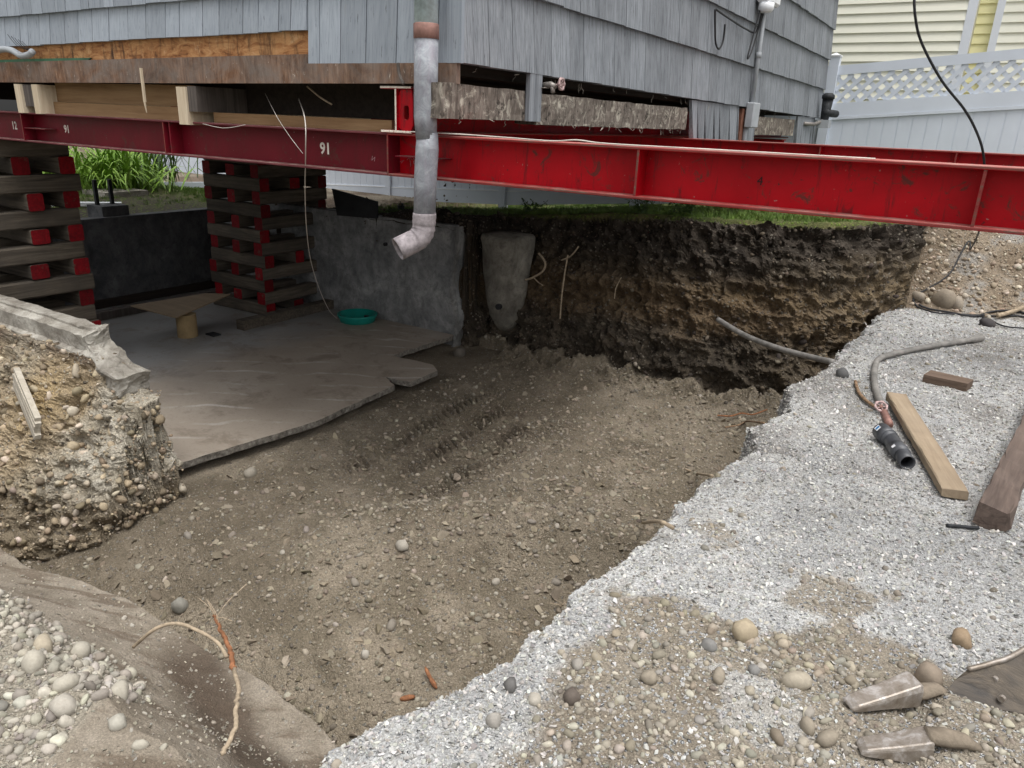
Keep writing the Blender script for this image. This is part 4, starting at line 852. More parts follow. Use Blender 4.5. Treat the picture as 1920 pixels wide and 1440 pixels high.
# ------------------------------------------------------------------ steel beams
def ibeam(name,label,a,b,h,wf,tf,tw,axis,group=None,stiff=(),cream_end=False,ed='steel_edge',split=None):
    t=thing(name,label,'steel beam',((a[0]+b[0])/2,(a[1]+b[1])/2,a[2])); x0,y0,z0=a; 
    L=b[0]-a[0] if axis=='x' else b[1]-a[1]
    def bx(m,l0,l1,w0,w1,z_0,z_1,mi=0):
        if axis=='x': m.box(x0+l0,x0+l1,y0+w0,y0+w1,z0+z_0,z0+z_1,mi)
        else: m.box(x0+w0,x0+w1,y0+l0,y0+l1,z0+z_0,z0+z_1,mi)
    for nm,za,zb in (('bottom_flange',0,tf),('top_flange',h-tf,h)):
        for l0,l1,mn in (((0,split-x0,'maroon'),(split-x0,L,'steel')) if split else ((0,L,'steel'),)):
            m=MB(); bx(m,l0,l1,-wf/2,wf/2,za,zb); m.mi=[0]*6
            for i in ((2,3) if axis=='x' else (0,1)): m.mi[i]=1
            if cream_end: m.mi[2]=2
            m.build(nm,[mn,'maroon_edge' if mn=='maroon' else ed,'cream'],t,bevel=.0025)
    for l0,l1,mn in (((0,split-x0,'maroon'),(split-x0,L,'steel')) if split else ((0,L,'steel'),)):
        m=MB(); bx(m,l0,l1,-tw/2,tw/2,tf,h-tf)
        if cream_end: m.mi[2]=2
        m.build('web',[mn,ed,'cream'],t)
    for s in stiff:
        m=MB(); bx(m,s-x0-.005 if axis=='x' else s-y0-.005,s-x0+.005 if axis=='x' else s-y0+.005,-wf/2+.003,-tw/2,tf,h-tf)
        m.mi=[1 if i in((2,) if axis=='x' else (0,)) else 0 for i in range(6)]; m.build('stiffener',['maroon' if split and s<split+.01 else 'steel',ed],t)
    return t
BT=1.515; BH=.213
L1=ibeam('steel_beam','long red steel beam running across the whole picture in front of the cribs',(-9.5,3.15,BT-BH),(2.2,3.15,BT-BH),BH,.20,.011,.008,'x','long red beams',(-6.37,-4.60,-2.705,-1.313,-.052),split=-2.705)  # left of the split the darker steel carries the painted house shade
for (xx) in (-6.36,-4.55,-2.66):
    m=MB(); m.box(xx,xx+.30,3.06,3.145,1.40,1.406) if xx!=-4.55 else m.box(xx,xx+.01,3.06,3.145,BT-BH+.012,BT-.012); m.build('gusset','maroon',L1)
m=MB(); 
L2=ibeam('steel_beam','second long red steel beam further under the house, its end showing at the right',(-9.5,6.30,BT-BH),(2.6,6.30,BT-BH),BH,.20,.011,.008,'x','long red beams',(-1.2,-.3))
L3=ibeam('steel_beam','rearmost long red steel beam near the far house corner',(-9.5,9.9,BT-BH-.01),(-2.35,9.9,BT-BH-.01),BH,.20,.011,.008,'x','long red beams')
C1=ibeam('cross_beam','short red cross beam with a cream painted end beside the downspout',(-2.640,3.045,BT+.001),(-2.640,10.9,BT+.001),.222,.205,.0125,.010,'y','red cross beams',(),True)
# slotted plate between the flanges near the end
m=MB(); xs=[-2.632,-2.56]; 
def plate_slot(x0,x1,y,z0,z1,cx,cz,hw,hh,th):
    N=20; inner=[(cx+hw*math.copysign(min(1,abs(math.cos(a))*1.2),math.cos(a)),cz+hh*math.copysign(min(1,abs(math.sin(a))*1.15),math.sin(a))) for a in np.linspace(0,2*math.pi,N,endpoint=False)]
    outer=[]
    for a in np.linspace(0,2*math.pi,N,endpoint=False):
        c_,s_=math.cos(a),math.sin(a); k=min(((x1-cx) if c_>0 else (cx-x0))/max(abs(c_),1e-6),((z1-cz) if s_>0 else (cz-z0))/max(abs(s_),1e-6)); outer.append((cx+c_*k,cz+s_*k))
    m=MB(); v=[(p[0],y,p[1]) for p in outer]+[(p[0],y,p[1]) for p in inner]+[(p[0],y+th,p[1]) for p in outer]+[(p[0],y+th,p[1]) for p in inner]
    f=[]
    for i in range(N):
        j=(i+1)%N; f+=[(i,j,N+j,N+i),(2*N+i,3*N+i,3*N+j,2*N+j),(N+i,N+j,3*N+j,3*N+i)]
    m.add(v,f); return m
plate_slot(-2.634,-2.54,3.060,BT+.014,BT+.209,float(on(762,210,'y',3.06)[0]),BT+.100,.017,.034,.01).build('end_plate','steel',C1)
C2=ibeam('cross_beam','red cross beam hidden in the dark under the middle of the house',(-5.3,3.6,BT+.001),(-5.3,10.9,BT+.001),.222,.205,.0125,.010,'y','red cross beams')
# pale cord lying on the cross beam flange
cable('pale_cord',[(-2.53,3.02,BT+.012),(-2.2,3.03,BT+.012),(-1.95,3.045,BT+.008),(-1.72,3.03,BT+.005),(-1.6,3.04,BT+.014),(-1.45,3.05,BT+.006),(-1.0,3.07,BT+.005),(-.4,3.07,BT+.004)],.003,'string','pale cord lying along the top edge of the long red beam')
def text(s,x,y,z,size,mat,name,parent,rot=0,flipx=False,axis=None,bold=.0):
    cu=bpy.data.curves.new('txt','FONT'); cu.body=s; cu.size=size; cu.extrude=.0004; cu.align_x='CENTER'; cu.align_y='CENTER'; cu.offset=bold; cu.resolution_u=3
    to=bpy.data.objects.new('tmp_text',cu); dg=bpy.context.evaluated_depsgraph_get(); me=bpy.data.meshes.new_from_object(to,depsgraph=None) if False else None
    COL.objects.link(to); bpy.context.view_layer.update(); dg=bpy.context.evaluated_depsgraph_get(); me=bpy.data.meshes.new_from_object(to.evaluated_get(dg)); bpy.data.objects.remove(to)
    me.materials.clear(); me.materials.append(MT[mat]); me.name=name; o=bpy.data.objects.new(name,me); COL.objects.link(o); o.parent=parent
    o.location=Vector((x,y,z))-Vector(ROOT[parent.name]); o.rotation_euler=(math.radians(90),rot,0)
    if flipx: o.scale=(-1,1,1)
    return o
FY=3.15-.004-.0015
def webpt(px,py): return on(px,py,'y',FY)
for s,px,py,sz,rot,fx,mt,bo in (('16',610,277,.085,math.pi,False,'white_print',.0022),('16',125,241,.075,math.pi,False,'white_print',.0018),('12',27,236,.08,0,False,'white_print',.002),('4',1425,340,.05,0,False,'ink',.0),('N',700,298,.035,.2,True,'chalk',0),('3',778,302,.06,0,True,'chalk',0)):
    p=webpt(px,py); text(s,p[0],FY,p[2],sz,mt,'painted_number' if mt=='white_print' else 'chalk_mark' if mt=='chalk' else 'marker_number',L1,rot,fx,bold=bo)
m=MB(); a=[webpt(*q) for q in ((770,312),(768,294),(763,300),(768,294),(773,300))]; m.tube([(p[0],FY,p[2]) for p in a[:2]],.0015,4); m.tube([(p[0],FY,p[2]) for p in a[2:]],.0015,4); a=[webpt(*q) for q in ((750,303),(758,300),(752,306))]; m.tube([(p[0],FY,p[2]) for p in a],.0015,4); m.build('chalk_arrow','chalk',L1)

# ------------------------------------------------------------------ cribs
ORD=['bottom','second','third','fourth','fifth','sixth','seventh','eighth','ninth','tenth','eleventh','twelfth','thirteenth','top']
def block_mesh(L,h,w,seed):
    r=random.Random(seed); c=.012; xs=[-L/2,-L/2+.02,-L/6,L/6,L/2-.02,L/2]; prof=[(-1,-1),(1,-1),(1,1),(-1,1)]; v=[]
    for i,x in enumerate(xs):
        k=8; wj=w/2+r.uniform(-.002,.002); hj=h/2
        for (a,b) in [(-wj+c,-hj),(wj-c,-hj),(wj,-hj+c),(wj,hj-c),(wj-c,hj),(-wj+c,hj),(-wj,hj-c),(-wj,-hj+c)]: v.append((x,a,b))
    f=[tuple(range(8)),tuple(40+j for j in range(8))[::-1]]+[(i*8+j,(i+1)*8+j,(i+1)*8+(j+1)%8,i*8+(j+1)%8) for i in range(5) for j in range(8)]
    me=bpy.data.meshes.new('crib_block'); me.from_pydata(v,[],f); me.materials.append(MT['crib']); me.materials.append(MT['crib_red'])
    mi=[1,1]+[0]*(len(f)-2); me.polygons.foreach_set('material_index',mi); return me
BM=[[block_mesh(1.08,.146,.135,i) for i in range(3)],[block_mesh(1.08,.125,.15,i+5) for i in range(2)]]
def crib(which,x0,x1,y0,y1,zb,n,h,posx,posy,seed):
    r=random.Random(seed)
    for k in range(n):
        z=zb+k*h+h/2; along_x=(k%2==0); ps=posy if along_x else posx
        for j,p in enumerate(ps):
            if j not in(0,len(ps)-1) and r.random()<.25: continue
            o=bpy.data.objects.new('crib_block',BM[0][r.randrange(3)] if j in(0,len(ps)-1) or r.random()<.5 else BM[1][r.randrange(2)]); COL.objects.link(o)
            jt=r.uniform(-.03,.03); pj=p+(r.uniform(-.012,.012) if j in(0,len(ps)-1) else r.uniform(-.06,.06))
            o.location=((x0+x1)/2+jt,pj,z) if along_x else (pj,(y0+y1)/2+jt,z)
            o.scale=((x1-x0)/1.08 if along_x else (y1-y0)/1.08,1,h/.148)
            o.rotation_euler=(0,0,(0 if r.random()<.5 else math.pi)+r.uniform(-.028,.028)+(0 if along_x else math.pi/2))
            place=('nearest','middle near','middle far','farthest')[j] if along_x else ('left','middle left','middle right','right')[j]
            if len(ps)==3: place=('nearest','middle','farthest')[j] if along_x else ('left','middle','right')[j]
            tag(o,'%s block of the %s layer in the %s crib stack%s'%(place,ORD[k] ,which,', red end outwards' if along_x else ''),'timber block','red-ended timber blocks of the %s crib stack'%which)
crib('left',-7.98,-6.93,2.62,3.70,SZ,14,.148,[-7.90,-7.55,-7.0],[2.69,3.04,3.27,3.63],3)
crib('right',-8.16,-7.17,5.87,6.92,SZ,14,.148,[-8.08,-7.66,-7.24],[5.94,6.40,6.85],5)
m=MB(); m.bar((-6.95,5.30,SZ+.055),(-6.95,6.80,SZ+.055),.13,.11,mi=0); tag(m.build('base_timber','crib',origin=(-6.95,6,SZ)),'long timber lying on the slab against the foot of the right crib','timber')
# table-like sheet on a form tube
m=MB(); m.lathe((-7.17,4.78,SZ),[(.105,0),(.105,.25),(.095,.25)],24); tag(m.build('form_tube','tube',smooth=False),'short tan cardboard form tube standing on the slab under a board','tube')
m=MB(); a,b,c_,e_=on(330,597,'z',SZ+.265),on(432,553,'z',SZ+.265),on(385,552,'z',SZ+.265),on(245,575,'z',SZ+.265); m.prism([tuple(a),tuple(b),tuple(c_),tuple(e_)],(0,0,.014)); tag(m.build('plywood_sheet','ply'),'sagging tan plywood sheet resting on the cardboard tube','plywood')
m=MB(); p=on(400,628,'z',SZ); m.box(p[0]-.07,p[0]+.07,p[1]-.05,p[1]+.05,SZ,SZ+.015); tag(m.build('scrap_plate','cast'),'small dark scrap piece on the slab right of the form tube','scrap')
# sump basin and string
t=thing('sump_basin','teal plastic basin set into the slab by the back foundation wall','basin',(-6.22,6.42,SZ))
m=MB(); m.lathe((-6.24,6.45,SZ-.02),[(.20,0),(.215,.05),(.24,.10),(.24,.115),(.225,.118),(.215,.115),(.19,.03),(.01,.02)],36); m.build('basin_rim','teal',t,True)
m=MB(); m.lathe((-6.12,6.48,SZ+.05),[(.03,0),(.03,.03)],10); m.build('drain_plug','black',t)
ya=5.9
pts=[on(505,185,'y',3.5),on(572,280,'y',3.02)]
cable('hanging_string',[tuple(on(560,185,'y',3.35)),tuple(on(572,225,'y',3.0)),tuple(on(573,290,'y',3.0)),tuple(on(572,360,'y',3.3)),tuple(on(575,430,'y',3.8)),tuple(on(583,490,'y',4.4)),tuple(on(600,545,'y',5.0)),tuple(on(618,583,'y',5.7)),tuple(on(632,597,'y',6.1))],.003,'string','long pale string hanging from the floor and curling down to the teal basin','string')
cable('hanging_wire',[tuple(on(497,175,'y',3.3)),tuple(on(520,220,'y',3.02)),tuple(on(545,258,'y',3.0)),tuple(on(568,288,'y',2.99))],.0014,'string','thin pinkish wire crossing the red beam to the long string','wire')
cable('loose_wire',[tuple(on(380,232,'y',3.03)),tuple(on(420,240,'y',3.02)),tuple(on(460,234,'y',3.03))],.0016,'string','short curved wire in front of the red beam flange','wire')
cable('dangling_splinter',[tuple(on(576,162,'y',3.2)),tuple(on(600,182,'y',3.2)),tuple(on(622,196,'y',3.2))],.005,'root_pale','pale splinter hanging in the dark under the rim board','splinter')
cable('dangling_root_strand',[tuple(on(746,118,'y',3.0)),tuple(on(749,140,'y',3.0)),tuple(on(757,158,'y',2.99))],.008,'old_joist','frayed strand hanging over the cream beam end','strand')
# dark panel leaning on the wall, post stubs
m=MB(); pp=[on(622,354,'y',6.75),on(706,378,'y',6.70),on(706,410,'y',6.66),on(632,404,'y',6.66)]; m.prism([tuple(q) for q in pp],(0,.03,0)); tag(m.build('dark_sheet','blackpanel'),'black slanted panel standing on top of the back foundation wall','panel')
m=MB(); p=on(836,338,'y',5.9); m.box(p[0]-.025,p[0]+.025,5.88,5.93,1.12,1.31); tag(m.build('hanging_bracket','cast'),'small black bracket hanging below the red beam right of the downspout','bracket')
m=MB(); p=on(752,380,'y',8.2); m.lathe((p[0],8.2,gz(p[0],8.2)-.05),[(.05,0),(.05,.14),(.035,.14),(.035,.17)],12); tag(m.build('pipe_stub','cast'),'short dark pipe stub in the grass behind the downspout','pipe')
# loose soil on top of the back wall
m=MB(); n=24; 
xs=np.linspace(-6.6,-4.95,46); ys=np.linspace(6.69,6.95,10); X,Y=np.meshgrid(xs,ys,indexing='ij'); zz=.455+.13*np.exp(-((X+5.75)/.38)**2)*np.sin(np.clip((Y-6.69)/.26,0,1)*math.pi*.55)+.03*n2(X,Y,14,4,7)-.02; ids=np.arange(460).reshape(46,10)
m.v=[tuple(q) for q in np.stack([X,Y,zz],-1).reshape(-1,3)]; m.f=[tuple(int(i) for i in q) for q in np.stack([ids[:-1,:-1],ids[1:,:-1],ids[1:,1:],ids[:-1,1:]],-1).reshape(-1,4)]; m.mi=[0]*len(m.f)
o=m.build('soil_heap','soil',smooth=True); o['kind']='stuff'; tag(o,'loose dark soil heaped on the back foundation wall','soil'); at=o.data.attributes.new('tint','FLOAT_COLOR','POINT'); at.data.foreach_set('color',np.tile([.06,.05,.04,1],len(o.data.vertices)).astype(np.float32))
# left: concrete footing block with two steel posts, white edging
p=on(200,405,'x',-9.25); b=thing('footing_block','concrete footing block with two thin steel posts on the side wall','footing',(-9.3,float(p[1]),.28))
m=MB(); m.box(-9.45,-9.12,p[1]-.12,p[1]+.22,.26,.42); m.build('block','conc_dark',b)
for dy in (-.05,.14): m=MB(); m.box(-9.35,-9.31,p[1]+dy-.02,p[1]+dy+.02,.42,.72); m.build('post','cast',b)
m=MB(); p=on(215,372,'z',.26); m.box(p[0]-.5,p[0]+.1,p[1]-.2,p[1]+.5,.22,.36); tag(m.build('concrete_pad','conc_pale'),'low pale concrete pad in front of the green plants','pad')
m=MB(); p=on(305,350,'z',.22); m.bar((p[0],p[1],.25),(p[0]+.5,p[1]+1.6,.22),.06,.10); tag(m.build('edging_board','vinyl'),'white edging board beside the green plants','edging')
m=MB(); a=on(145,385,'z',.30); m.bar((a[0]-.4,a[1]-.4,.31),(a[0]+.2,a[1]+.5,.30),.10,.05); tag(m.build('edging_board','vinyl_w'),'white strip lying at the edge of the dark soil on the left','edging')

# ------------------------------------------------------------------ daylily clump, weeds, grass
def leaf_clump(name,c,n,L,w_,mat,spread,label,cat,droop=1.):
    t=thing(name,label,cat,c); m=MB()
    for i in range(n):
        a=random.random()*6.28; rr=abs(random.gauss(0,spread)); ba=(c[0]+rr*math.cos(a*1.7+i),c[1]+rr*math.sin(a*1.7+i),c[2]); l=L*random.uniform(.6,1.15); el=random.uniform(.7,1.45)
        pts=[]; p=Vector(ba); d=Vector((math.cos(a)*math.cos(el),math.sin(a)*math.cos(el),math.sin(el))); side=Vector((-math.sin(a),math.cos(a),0)); n_=7
        v=[]
        for k in range(n_):
            s=k/(n_-1); ww=w_*(1-s**2.2)*(.5+s if s<.5 else 1); v+= [p+side*ww/2,p-side*ww/2]; p=p+d*(l/(n_-1)); d=(d+Vector((0,0,-.36*droop*(s+.25)))).normalized()
        m.add(v,[(2*k,2*k+1,2*k+3,2*k+2) for k in range(n_-1)])
    m.build('foliage',mat,t); return t
lz=gz(-12.2,7.2)
leaf_clump('daylily_clump',(-12.0,7.0,lz),520,1.0,.045,'lily',.40,'large bright green clump of strappy leaves seen between the crib stacks','plant',1.7)
leaf_clump('daylily_clump',(-12.9,6.3,lz),260,.9,.032,'lily',.35,'smaller green clump of strappy leaves behind the left crib edge','plant',1.7)
leaf_clump('shrub',(-13.2,8.4,lz),160,1.2,.03,'weed',.4,'dark grey-green wispy shrub behind the strappy clump','plant',.3)
def twig_weed(name,x,y,h,n,label):
    z=gz(x,y); t=thing(name,label,'weed',(x,y,z)); m=MB(); lf=MB()
    for i in range(n):
        a=random.random()*6.28; p=Vector((x+random.gauss(0,.05),y+random.gauss(0,.04),z)); pts=[p]; d=Vector((math.cos(a)*.5,math.sin(a)*.4,1)).normalized()
        for k in range(5):
            p=p+d*h/5*random.uniform(.6,1.2); d=(d+Vector((random.gauss(0,.25),random.gauss(0,.25),-.12))).normalized(); pts.append(p)
            for q in range(3):
                b=Vector((random.gauss(0,1),random.gauss(0,1),random.gauss(0,.5))).normalized()*.05; s=Vector((-b.y,b.x,0)).normalized()*.014; lf.add([p,p+b*.5+s,p+b,p+b*.5-s],[(0,1,2,3)])
        m.tube(pts,.003,4)
    m.build('stem','weed',t); lf.build('leaves','weed',t)
for x,y,h,n,l in ((-3.15,7.62,.32,16,'tall leafy weed on top of the bank right of the fence post'),(-2.7,7.66,.22,14,'low leafy weed overhanging the bank under the red beam'),(-4.6,7.7,.18,10,'small weed in the grass right of the downspout'),(.25,10.0,.25,14,'weed behind the top of the dirt slope')): twig_weed('weed',x,y,h,n,l)
# grass blades along the lawn (tufts instanced)
def tuft(seed):
    r=random.Random(seed); m=MB()
    for i in range(14):
        a=r.random()*6.28; x,y=r.gauss(0,.02),r.gauss(0,.02); h=r.uniform(.015,.045); l=r.uniform(.2,.7)*h; s=.0022
        m.add([(x-s,y,0),(x+s,y,0),(x+l*.4*math.cos(a)+s,y+l*.4*math.sin(a),h*.6),(x+l*math.cos(a),y+l*math.sin(a),h)],[(0,1,2,3)])
    me=bpy.data.meshes.new('grass_tuft'); me.from_pydata(m.v,[],m.f); me.materials.append(MT['grass']); return me
VC['tuft']=variants('tuft_variant',[tuft(i) for i in range(4)])
wg=(TR==5)*(RH<20)*(TP[...,1]>7.3)*1.0+2.5*(TR==5)*(TP[...,1]>7.3)*(TP[...,1]<8.2)*(TP[...,0]>-5)+1.2*(TR==5)*(TP[...,0]<-10)*(RH<22)
wg=wg*(TN[...,2]>.8)
p,kk=pick(16000,wg*np.where(TP[...,0]>-9,1,np.where(TP[...,1]>7.2,1,.4))); n=len(p); s=RNG.uniform(.7,1.5,(n,1))*np.ones((1,3))
o=scatter('lawn_grass','tuft',p,s,np.stack([np.zeros(n),np.zeros(n),RNG.random(n)*6.28],1),tones(n,[(.1,.2,.04)]),4,MT['grass']); tag(o,'short green grass growing on the lawn along the white fence','grass')

# ------------------------------------------------------------------ fence
FYY=11.6; fence=thing('vinyl_fence','tall white vinyl fence with lattice top running behind the excavation','fence',(-5,FYY,0))
def gfz(x): return float(np.interp(x,[-18,-14,-10.24,-7.53,-4.97,-2.3,0,3,5],[-.3,-.22,-.05,.09,.33,.60,.80,1.05,1.2]))
postx=[-18.4,-15.8,-13.0,-10.24,-7.53,-4.97,-2.24,.45,3.2]
def ft(x): return gfz(x)+1.90
for i,x in enumerate(postx):
    z=gfz(x); m=MB(); m.box(x-.064,x+.064,FYY-.064,FYY+.064,z-.1,z+1.97); m.build('fence_post','vinyl',fence); m=MB(); m.box(x-.075,x+.075,FYY-.075,FYY+.075,z+1.97,z+1.99); m.add([(x-.07,FYY-.07,z+1.99),(x+.07,FYY-.07,z+1.99),(x+.07,FYY+.07,z+1.99),(x-.07,FYY+.07,z+1.99),(x,FYY,z+2.025)],[(0,1,4),(1,2,4),(2,3,4),(3,0,4)]); m.build('post_cap','vinyl_w',fence)
for i in range(len(postx)-1):
    xa,xb=postx[i]+.064,postx[i+1]-.064; za,zb_=gfz(postx[i]),gfz(postx[i+1])
    def rail(o0,o1,nm,dy,mt='vinyl'):
        m=MB(); m.hexa([(xa,FYY-dy,za+o0),(xb,FYY-dy,zb_+o0),(xb,FYY+dy,zb_+o0),(xa,FYY+dy,za+o0),(xa,FYY-dy,za+o1),(xb,FYY-dy,zb_+o1),(xb,FYY+dy,zb_+o1),(xa,FYY+dy,za+o1)]); m.build(nm,mt,fence)
    rail(1.74,1.86,'top_rail',.022); rail(1.20,1.38,'middle_rail',.025); rail(1.165,1.197,'rail_lip',.034); rail(.06,.29,'bottom_rail',.025); rail(.292,.31,'bottom_lip',.030,'vinyl_w')
    n=int((xb-xa)/.165); 
    for k in range(n):
        u0,u1=k/n,(k+1)/n; x0,x1=xa+(xb-xa)*u0,xa+(xb-xa)*u1; z0=za+(zb_-za)*u0; z1=za+(zb_-za)*u1
        m=MB(); g=.006; m.hexa([(x0+g,FYY-.011,z0+.31),(x1-g,FYY-.011,z1+.31),(x1-g,FYY+.011,z1+.31),(x0+g,FYY+.011,z0+.31),(x0+g,FYY-.011,z0+1.165),(x1-g,FYY-.011,z1+1.165),(x1-g,FYY+.011,z1+1.165),(x0+g,FYY+.011,z0+1.165)]); m.box(x0-g,x0+g,FYY-.005,FYY+.005,z0+.31,z0+1.165)
        if i>=3: m.build('fence_board','vinyl',fence)
        else: m.build('fence_board','vinyl',fence) if k%1==0 else None
    # lattice
    if i>=4:
        H0,H1=1.38,1.74; step=.165; sl=(zb_-za)/(xb-xa)
        for dr in (1,-1):
            k=-4
            while True:
                xs0=xa+k*step; k+=1
                if xs0>xb+.4: break
                p0=[xs0,H0]; p1=[xs0+dr*(H1-H0),H1]
                def cl(p0,p1):
                    (x0,h0),(x1,h1)=p0,p1; 
                    if x1==x0: return None
                    t0,t1=0,1
                    for lim,sg in ((xa,1),(xb,-1)):
                        d0=(x0-lim)*sg; d1=(x1-lim)*sg
                        if d0<0 and d1<0: return None
                        if d0<0: t0=max(t0,d0/(d0-d1))
                        elif d1<0: t1=min(t1,d0/(d0-d1))
                    if t1-t0<.05: return None
                    return (x0+(x1-x0)*t0,h0+(h1-h0)*t0),(x0+(x1-x0)*t1,h0+(h1-h0)*t1)
                r=cl(p0,p1)
                if not r: continue
                (x0,h0),(x1,h1)=r; yy=FYY-.006*dr; m=MB(); m.bar((x0,yy,za+sl*(x0-xa)+h0),(x1,yy,za+sl*(x1-xa)+h1),.036,.009,up=(0,1,0)) if False else m.bar((x0,yy,za+sl*(x0-xa)+h0),(x1,yy,za+sl*(x1-xa)+h1),.009,.052,up=(-dr*.7,0,.7)); m.build('lattice_slat','vinyl',fence)

# ------------------------------------------------------------------ yellow neighbour house
yh=thing('neighbour_house','pale yellow clapboard house behind the white lattice fence','house',(-1,14.5,.5)); YY=13.7
def clap(x0,x1,y,mat,axis='x',z0=.9,z1=7,e=.137):
    z=z0
    while z<z1:
        m=MB()
        if axis=='x': m.add([(x0,y,z),(x1,y,z),(x1,y-.032,z),(x0,y-.032,z),(x0,y,z+e),(x1,y,z+e),(x1,y-.004,z+e),(x0,y-.004,z+e)],[(3,2,1,0),(4,5,6,7),(0,1,5,4),(1,2,6,5),(2,3,7,6),(3,0,4,7)][::1])
        else: m.add([(x0,y,z),(x0,y+1.4,z),(x0-.018,y+1.4,z),(x0-.018,y,z),(x0,y,z+e),(x0,y+1.4,z+e),(x0-.004,y+1.4,z+e),(x0-.004,y,z+e)],[(0,1,2,3),(7,6,5,4),(4,5,1,0),(5,6,2,1),(6,7,3,2),(7,4,0,3)])
        m.build('siding_board',mat,yh); z+=e
xl=float(on(1820,50,'y',YY)[0])
clap(-6.5,xl-.09,YY,'yellow'); m=MB(); m.box(xl-.09,xl+.03,YY-.03,YY+.1,.9,7); m.build('corner_trim','trim',yh)
x2=float(on(1862,50,'y',YY+.5)[0]); clap(xl+.03,x2,YY+.45,'yellow2'); m=MB(); m.box(x2,x2+.10,YY+.3,YY+.5,.9,7); m.build('corner_trim','trim',yh); clap(x2+.10,4.5,YY+.36,'yellow')
m=MB(); m.box(-6.5,xl-.02,YY+.01,YY+6,.4,7); m.box(xl-.02,4.5,YY+.46,YY+6,.4,7); m.build('house_body','yellow',yh); m=MB(); m.box(-7,5,YY-.5,YY+6.5,7,7.2); m.build('roof','old_joist',yh)

# ------------------------------------------------------------------ cables and pipes
P=lambda px,py,z=.0:tuple(hit(px,py,.012))
cable('overhead_cable',[tuple(on(1714,-20,'y',5.6)),tuple(on(1716,30,'y',5.6)),tuple(on(1728,80,'y',5.7)),tuple(on(1765,150,'y',5.8)),tuple(on(1808,205,'y',5.9)),tuple(on(1830,245,'y',6.0)),tuple(on(1843,285,'y',6.05)),tuple(on(1846,340,'y',6.3)),tuple(on(1840,420,'y',7.2)),P(1818,470,.42),P(1780,515,.22),P(1735,545,.08),P(1713,560,.03),P(1722,578,.02),P(1760,588,.02),P(1830,592,.02),P(1925,596,.02)],.008,'black','long black cable dropping past the red beam and bending across the yard','cable',8,10,True)
cable('ground_cable',[P(1722,572,.02),P(1760,584,.02),P(1820,594,.02),P(1860,586,.03),P(1925,590,.03)],.010,'black','second black cable lying beside the first on the dust','cable',ground=True)
cable('ground_cable',[P(1820,592,.015),P(1850,598,.015),P(1880,612,.015),P(1925,617,.012)],.007,'black','thin black cable branching off behind the dark stone','cable',ground=True)
cable('poly_pipe',[tuple(on(1346,599,'y',6.75)),tuple(on(1395,628,'y',6.55)),tuple(on(1450,650,'y',6.3)),tuple(on(1510,667,'y',6.1)),tuple(on(1562,679,'y',5.85))],.024,'pole','grey pipe sticking out over the pit from the gravel edge','pipe',12)
def gp(px,py,dz=.02):
    return tuple(hit(px,py,dz))
t=thing('bent_hose','grey pipe bent on the gravel, a red and white valve wheel at its end','hose',gp(1640,690))
m=MB(); pt_=[gp(*q,dz=.028) for q in ((1840,634),(1790,642),(1740,650),(1690,660),(1650,672),(1640,690),(1640,720),(1648,748),(1655,762))]; cv=curve(pt_,8); m.tube(cv,[.030]*4+[.022]*(len(cv)-4),12); m.build('hose_pipe','pole',t,True)
m=MB(); c_=Vector(gp(1652,762,.05)); ax=Vector((.25,-.55,.8)).normalized(); a=ax.cross(Vector((1,0,0))).normalized(); b_=ax.cross(a)
ring=[c_+(a*math.cos(q)+b_*math.sin(q))*.034 for q in np.linspace(0,2*math.pi,19)]; m.tube(ring,[.006 if i%3 else .010 for i in range(19)],6,False)
for q in range(5): m.tube([c_,c_+(a*math.cos(q*1.256)+b_*math.sin(q*1.256))*.033],.004,5)
m.build('valve_wheel','valve',t,True); m=MB(); m.tube([c_-ax*.03,c_+ax*.005],.012,8); m.tube([gp(1657,772,.02),gp(1668,796,.02)],.022,10); m.build('valve_body','copper_band',t,True)
# ABS fitting
f=thing('drain_fitting','black plastic drain pipe fitting with a blue and white sticker beside the tan board','pipe fitting',gp(1680,830))
pA=Vector(gp(1652,808,.05)); pB=Vector(gp(1672,826,.05)); pC=Vector(gp(1683,842,.045)); pD=Vector(gp(1702,868,.04))
m=MB(); m.tube([pA,pB],.044,20,False); m.tube([pA+(pB-pA)*.0,pA+(pB-pA)*.75],.048,20,False); o=m.build('upper_elbow','abs',f,True); s_=o.modifiers.new('wall','SOLIDIFY'); s_.thickness=.004
m=MB(); m.tube(curve([pA+(pB-pA)*.7,pB,pC],6),.041,20); m.build('elbow_body','abs',f,True)
m=MB(); m.tube([pC-(pD-pC)*.12,pC+(pD-pC)*.45],.045,20); m.tube([pC+(pD-pC)*.3,pD],.038,20,False); o=m.build('lower_pipe','abs',f,True); s_=o.modifiers.new('wall','SOLIDIFY'); s_.thickness=.004
v_=(EYE-np.array(pA)); v_=Vector(v_/np.linalg.norm(v_)); e1=(pB-pA).normalized(); v_=(v_-e1*v_.dot(e1)).normalized(); e2=v_.cross(e1)
for (off,mt,w1,w2,nm) in ((0,'sticker_w',.019,.015,'sticker'),(.0012,'sticker_b',.008,.012,'sticker_mark')):
    cc=pA+(pB-pA)*.25+v_*(.0500+off); m=MB(); m.add([cc+e1*w1+e2*w2,cc-e1*w1+e2*w2,cc-e1*w1-e2*w2,cc+e1*w1-e2*w2],[(0,1,2,3)]); m.build(nm,mt,f)
ax_=(pD-pC).normalized(); v_=(v_-ax_*v_.dot(ax_)).normalized(); e1=ax_; e2=v_.cross(e1); cc=pC+(pD-pC)*.2+v_*.0465; m=MB(); m.add([cc+e1*.012+e2*.01,cc-e1*.012+e2*.01,cc-e1*.012-e2*.01,cc+e1*.012-e2*.01],[(0,1,2,3)]); m.build('sticker','sticker_w',f)
